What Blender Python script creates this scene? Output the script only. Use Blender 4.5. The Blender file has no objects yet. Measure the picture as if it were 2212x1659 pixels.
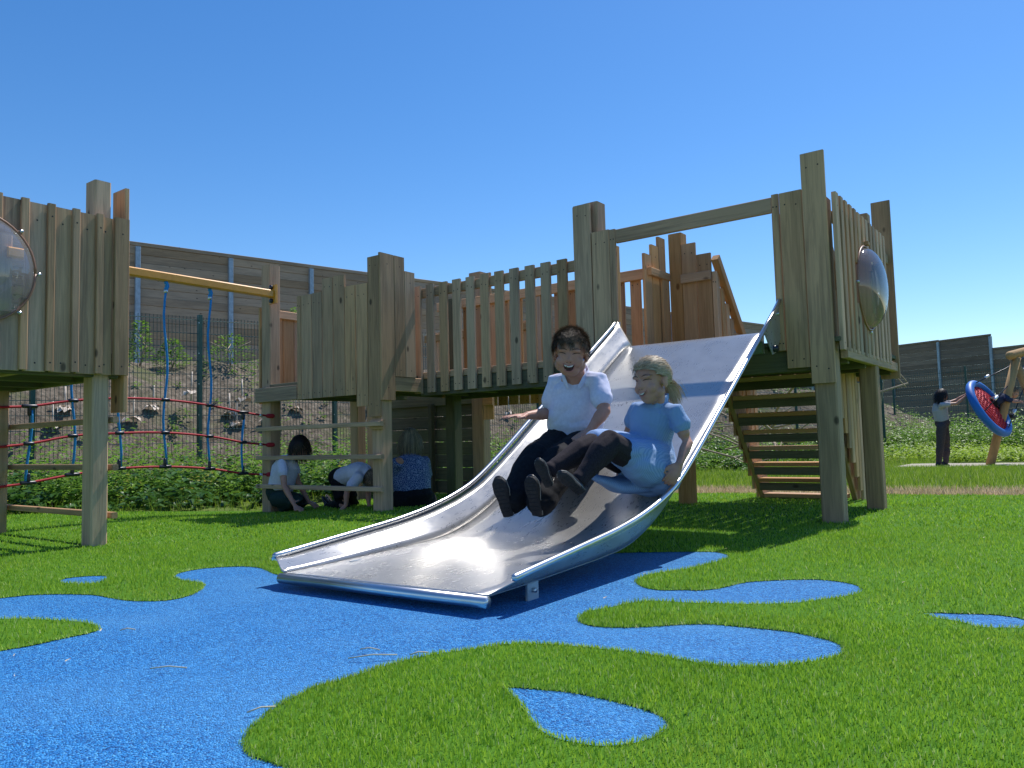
import bpy, bmesh, math, random
import numpy as np
from mathutils import Vector, Matrix, noise
from mathutils.bvhtree import BVHTree
from mathutils import geometry as mgeo
random.seed(7); rng=np.random.default_rng(11)
SC=bpy.context.scene; COL=SC.collection

# ------------------------------------------------ camera, sky, sun, exposure
cam_data=bpy.data.cameras.new('camera'); cam=bpy.data.objects.new('camera',cam_data); COL.objects.link(cam)
rows=[[0.802468, 0.596123, -0.02611], [0.063556, -0.041883, 0.997099], [0.593301, -0.8018, -0.071497]]
M=Matrix(rows).transposed().to_4x4(); M.translation=Vector((0,0,.585)); cam.matrix_world=M
cam_data.sensor_width=36; cam_data.lens=36*1662/2212; cam_data.clip_start=.05; cam_data.clip_end=2000
SC.camera=cam
SUN=Vector((.05,.60,1)).normalized()
SUN_EL=math.asin(SUN.z); SUN_AZ=math.atan2(SUN.x,SUN.y)
world=bpy.data.worlds.new('World'); SC.world=world; world.use_nodes=True
wn=world.node_tree; bg=wn.nodes['Background']
sky=wn.nodes.new('ShaderNodeTexSky'); sky.sky_type='NISHITA'; sky.sun_disc=False
sky.sun_elevation=SUN_EL; sky.sun_rotation=SUN_AZ; sky.air_density=1.0; sky.dust_density=.2; sky.ozone_density=3.0; sky.altitude=100
hs=wn.nodes.new('ShaderNodeHueSaturation'); hs.inputs['Saturation'].default_value=1.30; hs.inputs['Hue'].default_value=.504
wn.links.new(sky.outputs[0],hs.inputs['Color']); wn.links.new(hs.outputs[0],bg.inputs[0]); bg.inputs[1].default_value=.125
ld=bpy.data.lights.new('sun','SUN'); ld.energy=4.2; ld.angle=math.radians(.53); ld.color=(1,.955,.89)
sun=bpy.data.objects.new('sun',ld); COL.objects.link(sun)
sun.rotation_euler=SUN.to_track_quat('Z','Y').to_euler(); sun.location=SUN*40
SC.view_settings.view_transform='Standard'; SC.view_settings.look='None'; SC.view_settings.exposure=.35; SC.view_settings.gamma=1

# ------------------------------------------------ materials
def newmat(name):
    m=bpy.data.materials.new(name); m.use_nodes=True; nt=m.node_tree; return m,nt,nt.nodes['Principled BSDF']
def N(nt,typ,**kw):
    n=nt.nodes.new(typ)
    for k,v in kw.items():
        if k.startswith('i_'): n.inputs[int(k[2:])].default_value=v
        elif k.startswith('n_'): n.inputs[k[2:].replace('_',' ')].default_value=v
        else: setattr(n,k,v)
    return n
def ramp(nt,fac,stops):
    r=nt.nodes.new('ShaderNodeValToRGB'); e=r.color_ramp.elements
    e[0].position,e[0].color=stops[0][0],(*stops[0][1],1); e[1].position,e[1].color=stops[-1][0],(*stops[-1][1],1)
    for p,c in stops[1:-1]:
        q=e.new(p); q.color=(*c,1)
    nt.links.new(fac,r.inputs[0]); return r.outputs[0]
def mix(nt,fac,a,b,mode='MIX'):
    n=nt.nodes.new('ShaderNodeMix'); n.data_type='RGBA'; n.blend_type=mode
    for s,v in ((0,fac),(6,a),(7,b)):
        if hasattr(v,'is_output'): nt.links.new(v,n.inputs[s])
        elif s==0: n.inputs[0].default_value=v
        else: n.inputs[s].default_value=(*v,1)
    return n.outputs[2]
def mathn(nt,op,a,b=None):
    n=nt.nodes.new('ShaderNodeMath'); n.operation=op
    for s,v in ((0,a),(1,b)):
        if v is None: continue
        if hasattr(v,'is_output'): nt.links.new(v,n.inputs[s])
        else: n.inputs[s].default_value=v
    return n.outputs[0]
def coords(nt,scale=(1,1,1),kind='Object',rand=True):
    tc=N(nt,'ShaderNodeTexCoord'); mp=N(nt,'ShaderNodeMapping'); mp.inputs['Scale'].default_value=scale
    v=tc.outputs[kind]
    if rand:
        oi=N(nt,'ShaderNodeObjectInfo'); mu=N(nt,'ShaderNodeVectorMath',operation='MULTIPLY_ADD')
        cx=N(nt,'ShaderNodeCombineXYZ')
        for i,k in enumerate((7.3,3.1,11.7)): nt.links.new(mathn(nt,'MULTIPLY',oi.outputs['Random'],k),cx.inputs[i])
        ad=N(nt,'ShaderNodeVectorMath',operation='ADD'); nt.links.new(v,ad.inputs[0]); nt.links.new(cx.outputs[0],ad.inputs[1]); v=ad.outputs[0]
    nt.links.new(v,mp.inputs[0]); return mp.outputs[0]
def noisen(nt,vec,scale,detail=4,rough=.55,dist=0):
    n=N(nt,'ShaderNodeTexNoise'); n.inputs['Scale'].default_value=scale; n.inputs['Detail'].default_value=detail
    n.inputs['Roughness'].default_value=rough; n.inputs['Distortion'].default_value=dist
    nt.links.new(vec,n.inputs['Vector']); return n.outputs[0]
def bump(nt,b,h,strength=.4,dist=.01):
    n=N(nt,'ShaderNodeBump'); n.inputs['Strength'].default_value=strength; n.inputs['Distance'].default_value=dist
    nt.links.new(h,n.inputs['Height']); nt.links.new(n.outputs[0],b.inputs['Normal'])
def wood(name,light,dark,green=(.2,.22,.13),gf=.35,knot=(.05,.035,.025),rough=.75,kn=True,var=.5):
    m,nt,b=newmat(name)
    v=coords(nt,(1,1,.045)); g1=noisen(nt,v,42,5,.6,1.2)
    v2=coords(nt,(1,1,.12)); g2=noisen(nt,v2,9,3,.5,.6)
    f=mathn(nt,'ADD',mathn(nt,'MULTIPLY',g1,.65),mathn(nt,'MULTIPLY',g2,.45))
    c=ramp(nt,f,[(.34,dark),(.5,tuple((a+d)/2 for a,d in zip(light,dark))),(.62,light)])
    c=mix(nt,mathn(nt,'MULTIPLY',ramp(nt,noisen(nt,coords(nt,(1,1,.5)),2.3,3),[(.4,(0,0,0)),(.65,(1,1,1))]),gf),c,green)
    if kn:
        vo=N(nt,'ShaderNodeTexVoronoi'); vo.inputs['Scale'].default_value=5.5; nt.links.new(coords(nt,(1,1,.55)),vo.inputs['Vector'])
        k=ramp(nt,vo.outputs['Distance'],[(.06,(1,1,1)),(.11,(0,0,0))])
        c=mix(nt,mathn(nt,'MULTIPLY',k,.8),c,knot)
    oi=N(nt,'ShaderNodeObjectInfo'); hs=N(nt,'ShaderNodeHueSaturation')
    hs.inputs['Hue'].default_value=.5; nt.links.new(c,hs.inputs['Color'])
    nt.links.new(mathn(nt,'ADD',mathn(nt,'MULTIPLY',oi.outputs['Random'],var),1-var*.55),hs.inputs['Value'])
    sr=mathn(nt,'FRACT',mathn(nt,'MULTIPLY',oi.outputs['Random'],37.7)); nt.links.new(mathn(nt,'ADD',mathn(nt,'MULTIPLY',sr,.3),.82),hs.inputs['Saturation'])
    nt.links.new(hs.outputs[0],b.inputs['Base Color']); b.inputs['Roughness'].default_value=rough; b.inputs['Specular IOR Level'].default_value=.25
    bump(nt,b,g1,.35,.004); return m
WOOD=wood('weathered_green_pine',(.56,.355,.215),(.28,.175,.11),(.36,.26,.165),.25)
WARM_BOUNCE=wood('bounce_tinted_pine',(.62,.36,.18),(.42,.22,.10),(.4,.28,.15),.15,(.16,.07,.03))  # orange bounce light from the sunlit decks is mixed into this wood colour
UNDER_SHADE=wood('shade_darkened_joist_wood',(.17,.155,.095),(.09,.085,.055),(.08,.10,.055),.5)  # base colour darkened to carry the shade beneath the decks
BARR=wood('barrier_board_wood',(.46,.325,.215),(.29,.205,.135),(.27,.21,.155),.3,rough=.9,var=.35)
BARR2=wood('dark_barrier_board_wood',(.27,.195,.145),(.165,.12,.09),(.15,.12,.1),.3,rough=.9,kn=False)
LOG=wood('robinia_log',(.5,.32,.16),(.34,.2,.1),(.3,.25,.15),.2)
def simple(name,col,rough=.5,metal=0,nscale=0,namp=.15,spec=.5,bmp=0):
    m,nt,b=newmat(name); b.inputs['Roughness'].default_value=rough; b.inputs['Metallic'].default_value=metal; b.inputs['Specular IOR Level'].default_value=spec
    if nscale:
        n=noisen(nt,coords(nt),nscale,5)
        c=ramp(nt,n,[(.3,tuple(x*(1-namp) for x in col)),(.7,tuple(min(1,x*(1+namp)) for x in col))]); nt.links.new(c,b.inputs['Base Color'])
        if bmp: bump(nt,b,n,bmp,.01)
    else: b.inputs['Base Color'].default_value=(*col,1)
    return m
GALV=simple('galvanised_steel',(.34,.41,.48),.5,.4,9,.2)
GREENM=simple('green_powder_coat',(.01,.065,.05),.4)
YEL=simple('ochre_painted_steel',(.72,.31,.03),.3,0,20,.1)
BLACKP=simple('black_plastic',(.015,.017,.03),.35)
ROPER=simple('red_braided_rope',(.42,.015,.03),.7,0,220,.4)
ROPEB=simple('blue_braided_rope',(.015,.24,.60),.7,0,220,.4)
FERR=simple('aluminium_ferrule',(.75,.76,.76),.35,.8)
BOLT=simple('zinc_bolt',(.6,.62,.64),.3,.9)
PALE=simple('pale_tree_guard_sheet',(.62,.52,.42),.8,0,12,.35)
STRAW=simple('dry_straw',(.62,.52,.34),.8)
TWIG=simple('bare_twig',(.38,.30,.2),.8,0,30,.3)
SOIL=simple('bank_soil',(.115,.085,.06),1,0,2.2,.45,.1,.6)
PATH=simple('path_surface',(.42,.38,.31),.9,0,12,.1,.2)
YPATH=simple('yellow_safety_surface',(.62,.45,.12),.9,0,12,.1,.2)
# slide metal
STEEL,nt,b=newmat('brushed_stainless_steel')
b.inputs['Metallic'].default_value=.62; b.inputs['Anisotropic'].default_value=.75; b.inputs['Anisotropic Rotation'].default_value=.0
tg=N(nt,'ShaderNodeTangent'); tg.direction_type='RADIAL'; tg.axis='X'; nt.links.new(tg.outputs[0],b.inputs['Tangent'])
v=coords(nt,(55,2.2,2.2),rand=False); br=noisen(nt,v,6,6,.7)
blot=noisen(nt,coords(nt,(1,1,1),rand=False),5.5,3,.5,.8)
scr=noisen(nt,coords(nt,(14,3.0,5),rand=False),4,5,.6,1.6)
nt.links.new(ramp(nt,blot,[(.3,(.46,.45,.435)),(.7,(.55,.54,.52))]),b.inputs['Base Color'])
rr=mathn(nt,'ADD',mathn(nt,'MULTIPLY',scr,.20),mathn(nt,'MULTIPLY',blot,.10)); nt.links.new(mathn(nt,'ADD',rr,.15),b.inputs['Roughness'])
bump(nt,b,mathn(nt,'MULTIPLY',blot,.5),.07,.008)
TUBE=simple('polished_steel_tube',(.62,.63,.64),.30,1,14,.06)
# rubber
RUBBER,nt,b=newmat('blue_rubber_granules')
v=coords(nt,rand=False); vo=N(nt,'ShaderNodeTexVoronoi'); vo.inputs['Scale'].default_value=240; vo.inputs['Randomness'].default_value=1; nt.links.new(v,vo.inputs['Vector'])
sp=N(nt,'ShaderNodeSeparateColor'); nt.links.new(vo.outputs['Color'],sp.inputs[0])
c=ramp(nt,sp.outputs[0],[(0,(.003,.06,.22)),(.3,(.008,.16,.48)),(.75,(.018,.26,.66)),(1,(.12,.45,.82))])
big=noisen(nt,v,1.6,4); c=mix(nt,mathn(nt,'MULTIPLY',ramp(nt,big,[(.45,(0,0,0)),(.72,(1,1,1))]),.45),c,(.09,.33,.66))
nt.links.new(c,b.inputs['Base Color']); b.inputs['Roughness'].default_value=.62; b.inputs['Specular IOR Level'].default_value=.35
h=mathn(nt,'ADD',mathn(nt,'MULTIPLY',vo.outputs['Distance'],-1.0),mathn(nt,'MULTIPLY',sp.outputs[1],.55)); bump(nt,b,h,.9,.006)
TURFB=simple('turf_backing',(.07,.17,.015),.95,0,300,.5,.1)
def leafmat(name,c1,c2,trans=.35,rough=.45,tip=None):
    m,nt,b=newmat(name); at=N(nt,'ShaderNodeAttribute'); at.attribute_name='tone'
    stops=[(0,c1),(1,c2)] if tip is None else [(0,c1),(.9,c2),(1,tip)]
    c=ramp(nt,at.outputs['Fac'],stops)
    gn=N(nt,'ShaderNodeNewGeometry'); big=noisen(nt,gn.outputs['Position'],1.3,3)
    c=mix(nt,mathn(nt,'MULTIPLY',ramp(nt,big,[(.35,(0,0,0)),(.68,(1,1,1))]),.3),c,tuple(x*.6 for x in c1))
    big2=noisen(nt,gn.outputs['Position'],2.7,4,.6); c=mix(nt,mathn(nt,'MULTIPLY',ramp(nt,big2,[(.5,(0,0,0)),(.72,(1,1,1))]),.32),c,(c2[0]*1.15,c2[1]*.9,c2[2]*1.2))
    nt.links.new(c,b.inputs['Base Color']); b.inputs['Roughness'].default_value=rough; b.inputs['Specular IOR Level'].default_value=.3
    tr=N(nt,'ShaderNodeBsdfTranslucent'); nt.links.new(c,tr.inputs[0]); mx=N(nt,'ShaderNodeMixShader'); mx.inputs[0].default_value=trans
    nt.links.new(b.outputs[0],mx.inputs[1]); nt.links.new(tr.outputs[0],mx.inputs[2]); nt.links.new(mx.outputs[0],nt.nodes['Material Output'].inputs[0]); return m
TURF=leafmat('artificial_grass_blades',(.20,.40,.02),(.40,.61,.06),.46,.42,(.55,.6,.32))
LAWN=leafmat('meadow_grass_blades',(.16,.30,.02),(.40,.55,.06),.45,.5,(.6,.6,.35))
DRY=leafmat('dry_grass_blades',(.48,.38,.19),(.80,.66,.42),.45,.8)
WEED=leafmat('weed_leaves',(.07,.18,.02),(.26,.44,.06),.45,.4)
WEED2=leafmat('dark_weed_leaves',(.03,.09,.018),(.10,.22,.04),.35,.35)
YWEED=leafmat('yellow_flower_weeds',(.2,.26,.03),(.5,.46,.08),.4,.5)
# clear plastic dome
DOME,nt,b=newmat('clear_polycarbonate'); nt.nodes.remove(b)
tr=N(nt,'ShaderNodeBsdfTransparent'); tr.inputs[0].default_value=(.88,.90,.93,1); gl=N(nt,'ShaderNodeBsdfGlossy'); gl.inputs['Roughness'].default_value=.06
di=N(nt,'ShaderNodeBsdfDiffuse'); di.inputs[0].default_value=(.75,.76,.82,1)
lw=N(nt,'ShaderNodeLayerWeight'); lw.inputs[0].default_value=.42
m1=N(nt,'ShaderNodeMixShader'); m1.inputs[0].default_value=.13; nt.links.new(tr.outputs[0],m1.inputs[1]); nt.links.new(di.outputs[0],m1.inputs[2])
m2=N(nt,'ShaderNodeMixShader'); nt.links.new(lw.outputs['Fresnel'],m2.inputs[0]); nt.links.new(m1.outputs[0],m2.inputs[1]); nt.links.new(gl.outputs[0],m2.inputs[2])
nt.links.new(m2.outputs[0],nt.nodes['Material Output'].inputs[0])

# ------------------------------------------------ helpers
def tag(o,label=None,cat=None,group=None,kind=None):
    if label: o['label']=label
    if cat: o['category']=cat
    if group: o['group']=group
    if kind: o['kind']=kind
    return o
def thing(name,label,cat,loc=(0,0,0),group=None):
    o=bpy.data.objects.new(name,None); COL.objects.link(o); o.location=loc; o.empty_display_size=.1
    return tag(o,label,cat,group)
def link(name,me,mat,parent=None,world=None):
    o=bpy.data.objects.new(name,me); COL.objects.link(o)
    if mat is not None and len(me.materials)==0: me.materials.append(mat)
    if world is not None: o.matrix_world=world
    if parent is not None:
        o.parent=parent; o.matrix_parent_inverse=pinv(parent)
    return o
def pinv(p):
    # accumulate plain transforms (all parents are created with final local transforms)
    m=p.matrix_basis.copy(); q=p
    while q.parent is not None:
        m=q.parent.matrix_basis@q.matrix_parent_inverse@m if False else q.matrix_parent_inverse@m
        m=q.parent.matrix_basis@m; q=q.parent
    return m.inverted()
def mesh_from(verts,faces,smooth=False,name='mesh'):
    me=bpy.data.meshes.new(name); me.from_pydata([tuple(v) for v in verts],[],faces); me.update()
    if smooth:
        me.polygons.foreach_set('use_smooth',[True]*len(me.polygons))
    return me
BOXC={}
def boxmesh(sx,sy,sz,ch=.004):
    k=(round(sx,3),round(sy,3),round(sz,3),ch)
    if k in BOXC: return BOXC[k]
    ch=min(ch,sx*.3,sy*.3); x,y,z=sx/2,sy/2,sz/2
    prof=[(x-ch,-y),(x,-y+ch),(x,y-ch),(x-ch,y),(-x+ch,y),(-x,y-ch),(-x,-y+ch),(-x+ch,-y)]
    vs=[(a,b_,-z) for a,b_ in prof]+[(a,b_,z) for a,b_ in prof]
    fs=[tuple(range(7,-1,-1)),tuple(range(8,16))]+[(i,(i+1)%8,(i+1)%8+8,i+8) for i in range(8)]
    me=mesh_from(vs,fs,name='board'); BOXC[k]=me; return me
MATMESH={}
def board(parent,name,x0,x1,y0,y1,z0,z1,mat,ch=.004,jit=.0012):
    sx,sy,sz=abs(x1-x0),abs(y1-y0),abs(z1-z0); c=Vector(((x0+x1)/2,(y0+y1)/2,(z0+z1)/2))
    ax=max(range(3),key=lambda i:(sx,sy,sz)[i])
    if ax==2: dims=(sx,sy,sz); R=Matrix.Identity(4)
    elif ax==0: dims=(sz,sy,sx); R=Matrix.Rotation(math.pi/2,4,'Y')
    else: dims=(sx,sz,sy); R=Matrix.Rotation(-math.pi/2,4,'X')
    k=(dims,mat.name)
    base=boxmesh(*dims,ch)
    kk=(base.name,mat.name)
    if kk not in MATMESH:
        me=base if len(base.materials)==0 else base.copy()
        if len(me.materials)==0: me.materials.append(mat)
        else: me.materials[0]=mat
        MATMESH[kk]=me
    j=Vector([random.uniform(-jit,jit) for _ in range(3)])
    if ax==2 and name in ('face_board','slat','batten','side_board','rear_board') and min(sx,sy)<.035 and sz>.5:
        for zz in (z1-.09,z0+.10 if z0<1.0 else z0+.05):
            if sy<sx:
                for xx in ((x0+x1)/2-.25*sx,(x0+x1)/2+.25*sx): SCREWS.setdefault(parent.name,(parent,[]))[1].append((xx+j.x,y0+j.y-.0012,zz+random.uniform(-.012,.012),0))
            else: SCREWS.setdefault(parent.name,(parent,[]))[1].append((x1+j.x+.0012,(y0+y1)/2+j.y,zz+random.uniform(-.012,.012),1))
    return link(name,MATMESH[kk],mat,parent,Matrix.Translation(c+j)@R)
SCREWS={}
def slant(parent,name,p,q,w,t,mat,side=(1,0,0)):
    p,q=Vector(p),Vector(q); d=(q-p); L=d.length; zc=d.normalized(); xs=Vector(side).normalized(); ys=zc.cross(xs).normalized(); xs=ys.cross(zc)
    R=Matrix((xs,ys,zc)).transposed().to_4x4(); base=boxmesh(t,w,L).copy(); base.materials.clear(); base.materials.append(mat)
    return link(name,base,mat,parent,Matrix.Translation((p+q)/2)@R)
def tube_geo(pts,radii,n=10,up=(0,0,1),caps=True,flat=1.0):
    """rings round a polyline; radii: r or (r_side,r_up) per point"""
    P=[Vector(p) for p in pts]; vs=[];fs=[]; m=len(P); up=Vector(up)
    if not isinstance(radii,(list,tuple)) : radii=[radii]*m
    rings=[]
    for i,p in enumerate(P):
        t=(P[min(i+1,m-1)]-P[max(i-1,0)])
        if t.length<1e-9: t=Vector((0,0,1))
        t.normalize(); s=t.cross(up)
        if s.length<.05: s=t.cross(Vector((1,.3,0)))
        s.normalize(); u=s.cross(t).normalized()
        r=radii[i]; ra,rb=(r if isinstance(r,(tuple,list)) else (r,r)); rings.append((p,t,s,u,ra,rb))
    seq=[]
    if caps:
        p,t,s,u,ra,rb=rings[0]; k=min(ra,rb); seq.append((p-t*k*.62,s,u,ra*.72,rb*.72)); 
    for p,t,s,u,ra,rb in rings: seq.append((p,s,u,ra,rb))
    if caps:
        p,t,s,u,ra,rb=rings[-1]; k=min(ra,rb); seq.append((p+t*k*.62,s,u,ra*.72,rb*.72))
    for p,s,u,ra,rb in seq:
        for j in range(n):
            a=2*math.pi*j/n; vs.append(p+s*(math.cos(a)*ra)+u*(math.sin(a)*rb))
    for i in range(len(seq)-1):
        for j in range(n):
            a=i*n+j; b2=i*n+(j+1)%n; fs.append((a,a+n,b2+n,b2))
    if caps:
        p,t,s,u,ra,rb=rings[0]; k=min(ra,rb); vs.append(p-t*k); c0=len(vs)-1
        for j in range(n): fs.append((c0,j,(j+1)%n))
        p,t,s,u,ra,rb=rings[-1]; k=min(ra,rb); vs.append(p+t*k); c1=len(vs)-1; o=(len(seq)-1)*n
        for j in range(n): fs.append((c1,o+(j+1)%n,o+j))
    else:
        fs.append(tuple(range(n))); o=(len(seq)-1)*n; fs.append(tuple(range(o+n-1,o-1,-1)))
    return vs,fs
def tube(parent,name,pts,r,mat,n=10,up=(0,0,1),caps=False):
    v,f=tube_geo(pts,r,n,up,caps); return link(name,mesh_from(v,f,True),mat,parent)
def join_geo(parts):
    V=[];F=[]
    for v,f in parts:
        o=len(V); V+=list(v); F+=[tuple(i+o for i in q) for q in f]
    return V,F
def smooth_curve(pts,k=8):
    P=[Vector(p) for p in pts]; P=[P[0]*2-P[1]]+P+[P[-1]*2-P[-2]]; out=[]
    for i in range(1,len(P)-2):
        for j in range(k):
            t=j/k; a,b_,c,d=P[i-1],P[i],P[i+1],P[i+2]
            out.append(.5*((2*b_)+(c-a)*t+(2*a-5*b_+4*c-d)*t*t+(3*b_-a-3*c+d)*t**3))
    out.append(P[-2]); return out
def np_mesh(name,V,tris,tone=None,smooth=False):
    me=bpy.data.meshes.new(name); nv=len(V); nf=len(tris); k=tris.shape[1]
    me.vertices.add(nv); me.vertices.foreach_set('co',V.astype(np.float32).ravel())
    me.loops.add(nf*k); me.loops.foreach_set('vertex_index',tris.astype(np.int32).ravel())
    me.polygons.add(nf); me.polygons.foreach_set('loop_start',np.arange(0,nf*k,k,dtype=np.int32)); me.polygons.foreach_set('loop_total',np.full(nf,k,dtype=np.int32))
    if smooth: me.polygons.foreach_set('use_smooth',np.ones(nf,dtype=bool))
    me.update(calc_edges=True)
    if tone is not None:
        at=me.attributes.new('tone','FLOAT','POINT'); at.data.foreach_set('value',tone.astype(np.float32))
    return me
def blades(name,P,h,w,mat,lean=.35,parent=None,seg=2,tmax=1.0):
    n=len(P); a=rng.uniform(0,2*np.pi,n); d=rng.uniform(0,2*np.pi,n); l=h*rng.uniform(0,lean,n)
    S=np.stack([np.cos(a),np.sin(a),np.zeros(n)],1)*(w/2)[:,None]; L=np.stack([np.cos(d)*l,np.sin(d)*l,h],1)
    tone=rng.uniform(0,tmax,n)
    if seg==2:
        mid=P+L*np.array([.35,.35,.6]); V=np.stack([P-S,P+S,mid+S*.8,mid-S*.8,P+L],1).reshape(-1,3)
        o=(np.arange(n)*5)[:,None]; T=np.concatenate([o+[0,1,2],o+[0,2,3],o+[3,2,4]],1).reshape(-1,3); tone=np.repeat(tone,5)
    else:
        V=np.stack([P-S,P+S,P+L],1).reshape(-1,3); o=(np.arange(n)*3)[:,None]; T=o+np.array([[0,1,2]]); tone=np.repeat(tone,3)
    return link(name,np_mesh(name,V,T,tone),mat,parent)
def leaves(name,C,D,Nn,ln,wd,mat,parent=None,tone=None):
    """folded pointed leaves: base C, direction D, width direction Nn"""
    n=len(C); ln=ln[:,None]; wd=wd[:,None]
    up=np.cross(D,Nn); mid=C+D*ln*.45; tip=C+D*ln-up*ln*.12
    V=np.stack([C,mid+Nn*wd*.5+up*wd*.18,tip,mid-Nn*wd*.5+up*wd*.18],1).reshape(-1,3)
    o=(np.arange(n)*4)[:,None]; T=np.concatenate([o+[0,1,2],o+[0,2,3]],1).reshape(-1,3)
    if tone is None: tone=rng.uniform(0,1,n)
    return link(name,np_mesh(name,V,T,np.repeat(tone,4)),mat,parent)
def plants(P,H,per,ls,spread=.5):
    """leaf bases/directions for upright leafy plants"""
    n=len(P); C=np.repeat(P,per,0); Hh=np.repeat(H,per); m=n*per
    t=rng.uniform(.12,1,m); a=rng.uniform(0,2*np.pi,m); el=rng.uniform(-.2,.7,m)
    r=rng.uniform(0,1,m)*spread*Hh*.35
    C=C+np.stack([np.cos(a)*r,np.sin(a)*r,t*Hh],1)
    D=np.stack([np.cos(a)*np.cos(el),np.sin(a)*np.cos(el),np.sin(el)],1); Nn=np.stack([-np.sin(a),np.cos(a),rng.uniform(-.4,.4,m)],1); Nn/=np.linalg.norm(Nn,axis=1)[:,None]
    ln=ls*rng.uniform(.55,1.3,m)*(1.25-.6*t); tone=np.clip(np.repeat(rng.uniform(0,.7,n),per)+rng.uniform(0,.3,m),0,1)
    return C,D,Nn,ln,tone
def fnoise(x,y,f,seed=3):
    r=np.random.default_rng(seed); o=0
    for k in range(7):
        a=r.uniform(0,6.28); q=f*r.uniform(.5,1.6); o=o+np.sin(q*(x*np.cos(a)+y*np.sin(a))+r.uniform(0,6.28)+1.5*np.sin(q*.6*(x*np.sin(a)-y*np.cos(a))))
    return o/3.6
def inpoly(x,y,poly):
    p=np.array(poly); ins=np.zeros(len(x),bool); j=len(p)-1
    for i in range(len(p)):
        xi,yi=p[i]; xj,yj=p[j]
        c=((yi>y)!=(yj>y))&(x<(xj-xi)*(y-yi)/(yj-yi+1e-12)+xi); ins^=c; j=i
    return ins

# ------------------------------------------------ ground height
def gz(x,y):
    """ground level: flat play area, slight dip by the left deck, lawn falling away at the back"""
    x=np.asarray(x,float); y=np.asarray(y,float)
    dip=-.085*np.exp(-(((x+6.9)/1.25)**2+((y-4.7)/1.0)**2))
    d=y*.90+x*-.42; fall=-.17*np.clip((d-9)/7,0,1)**1.2*np.clip((x+8.5)/4,0,1)
    return dip+fall
BLUE_MAIN=[(-3.636,1.182),(-3.537,1.287),(-3.491,1.382),(-3.377,1.464),(-3.253,1.515),(-3.145,1.524),(-3.014,1.532),(-2.927,1.565),(-2.87,1.613),(-2.863,1.672),(-2.9,1.747),(-2.99,1.842),(-3.056,1.883),(-3.133,1.901),(-3.209,1.888),(-3.324,1.911),(-3.382,1.937),(-3.437,1.999),(-3.452,2.11),(-3.397,2.199),(-3.302,2.263),(-3.18,2.263),(-3.037,2.211),(-2.938,2.188),(-2.872,2.188),(-2.748,2.275),(-2.651,2.46),(-2.449,2.707),(-2.238,2.965),(-1.952,3.401),(-1.714,3.578),(-1.53,3.679),(-1.476,3.673),(-1.402,3.6),(-1.381,3.506),(-1.389,3.378),(-1.409,3.25),(-1.435,3.146),(-1.49,3.031),(-1.506,2.919),(-1.487,2.813),(-1.427,2.736),(-1.368,2.698),(-1.305,2.699),(-1.251,2.736),(-1.189,2.763),(-1.142,2.84),(-1.104,2.984),(-1.017,3.086),(-0.893,3.172),(-0.807,3.174),(-0.744,3.144),(-0.698,3.084),(-0.685,3.01),(-0.698,2.94),(-0.75,2.836),(-0.841,2.699),(-0.97,2.612),(-1.064,2.572),(-1.16,2.532),(-1.246,2.513),(-1.304,2.451),(-1.338,2.347),(-1.371,2.247),(-1.355,2.167),(-1.32,2.115),(-1.265,2.089),(-1.202,2.103),(-1.141,2.139),(-1.07,2.203),(-1.031,2.244),(-0.96,2.29),(-0.905,2.299),(-0.815,2.313),(-0.727,2.319),(-0.656,2.299),(-0.609,2.279),(-0.572,2.245),(-0.551,2.196),(-0.545,2.148),(-0.563,2.096),(-0.602,2.033),(-0.657,1.961),(-0.719,1.915),(-0.788,1.888),(-0.873,1.892),(-0.967,1.893),(-1.098,1.875),(-1.187,1.858),(-1.294,1.822),(-1.365,1.77),(-1.41,1.687),(-1.467,1.59),(-1.493,1.498),(-1.508,1.401),(-1.506,1.328),(-1.522,1.234),(-1.506,1.154),(-1.481,1.085),(-1.447,1.029),(-1.426,0.991),(-1.399,0.958),(-1.361,0.927),(-1.333,0.91),(-1.295,0.9),(-1.241,0.902),(-1.204,0.905),(-1.107,0.913),(-0.35,0.95),(-0.2,0.6),(-0.9,0.1),(-2.3,0.2),(-2.58,0.827),(-2.603,0.95),(-2.588,1.027),(-2.594,1.117),(-2.591,1.185),(-2.602,1.223),(-2.637,1.25),(-2.718,1.263),(-2.798,1.254),(-2.897,1.222),(-3.024,1.174),(-3.086,1.125),(-3.19,1.038)]
BLUE_TEAR=[(-1.151,1.471),(-1.123,1.482),(-1.052,1.507),(-0.979,1.526),(-0.899,1.527),(-0.818,1.52),(-0.756,1.504),(-0.723,1.479),(-0.707,1.449),(-0.704,1.403),(-0.716,1.355),(-0.744,1.315),(-0.779,1.288),(-0.825,1.28),(-0.867,1.28),(-0.915,1.297),(-0.965,1.335),(-1.005,1.374),(-1.066,1.423),(-1.128,1.466)]
BLUE_SMALL=[(-3.748,1.597),(-3.787,1.653),(-3.758,1.722),(-3.689,1.773),(-3.628,1.761),(-3.582,1.729),(-3.525,1.668),(-3.57,1.61),(-3.682,1.582)]
BLUE_BY_SLIDE=[(-3.414,2.472),(-3.457,2.536),(-3.444,2.614),(-3.387,2.66),(-3.285,2.67),(-3.198,2.638),(-3.178,2.553),(-3.234,2.464),(-3.337,2.439)]
BLUE_RIGHT=[(-0.452,2.755),(-0.431,2.774),(-0.349,2.804),(-0.269,2.836),(-0.208,2.831),(-0.183,2.811),(-0.148,2.791),(-0.128,2.754),(-0.145,2.713),(-0.177,2.692),(-0.254,2.649),(-0.292,2.648),(-0.336,2.688),(-0.378,2.697),(-0.424,2.729)]

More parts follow.
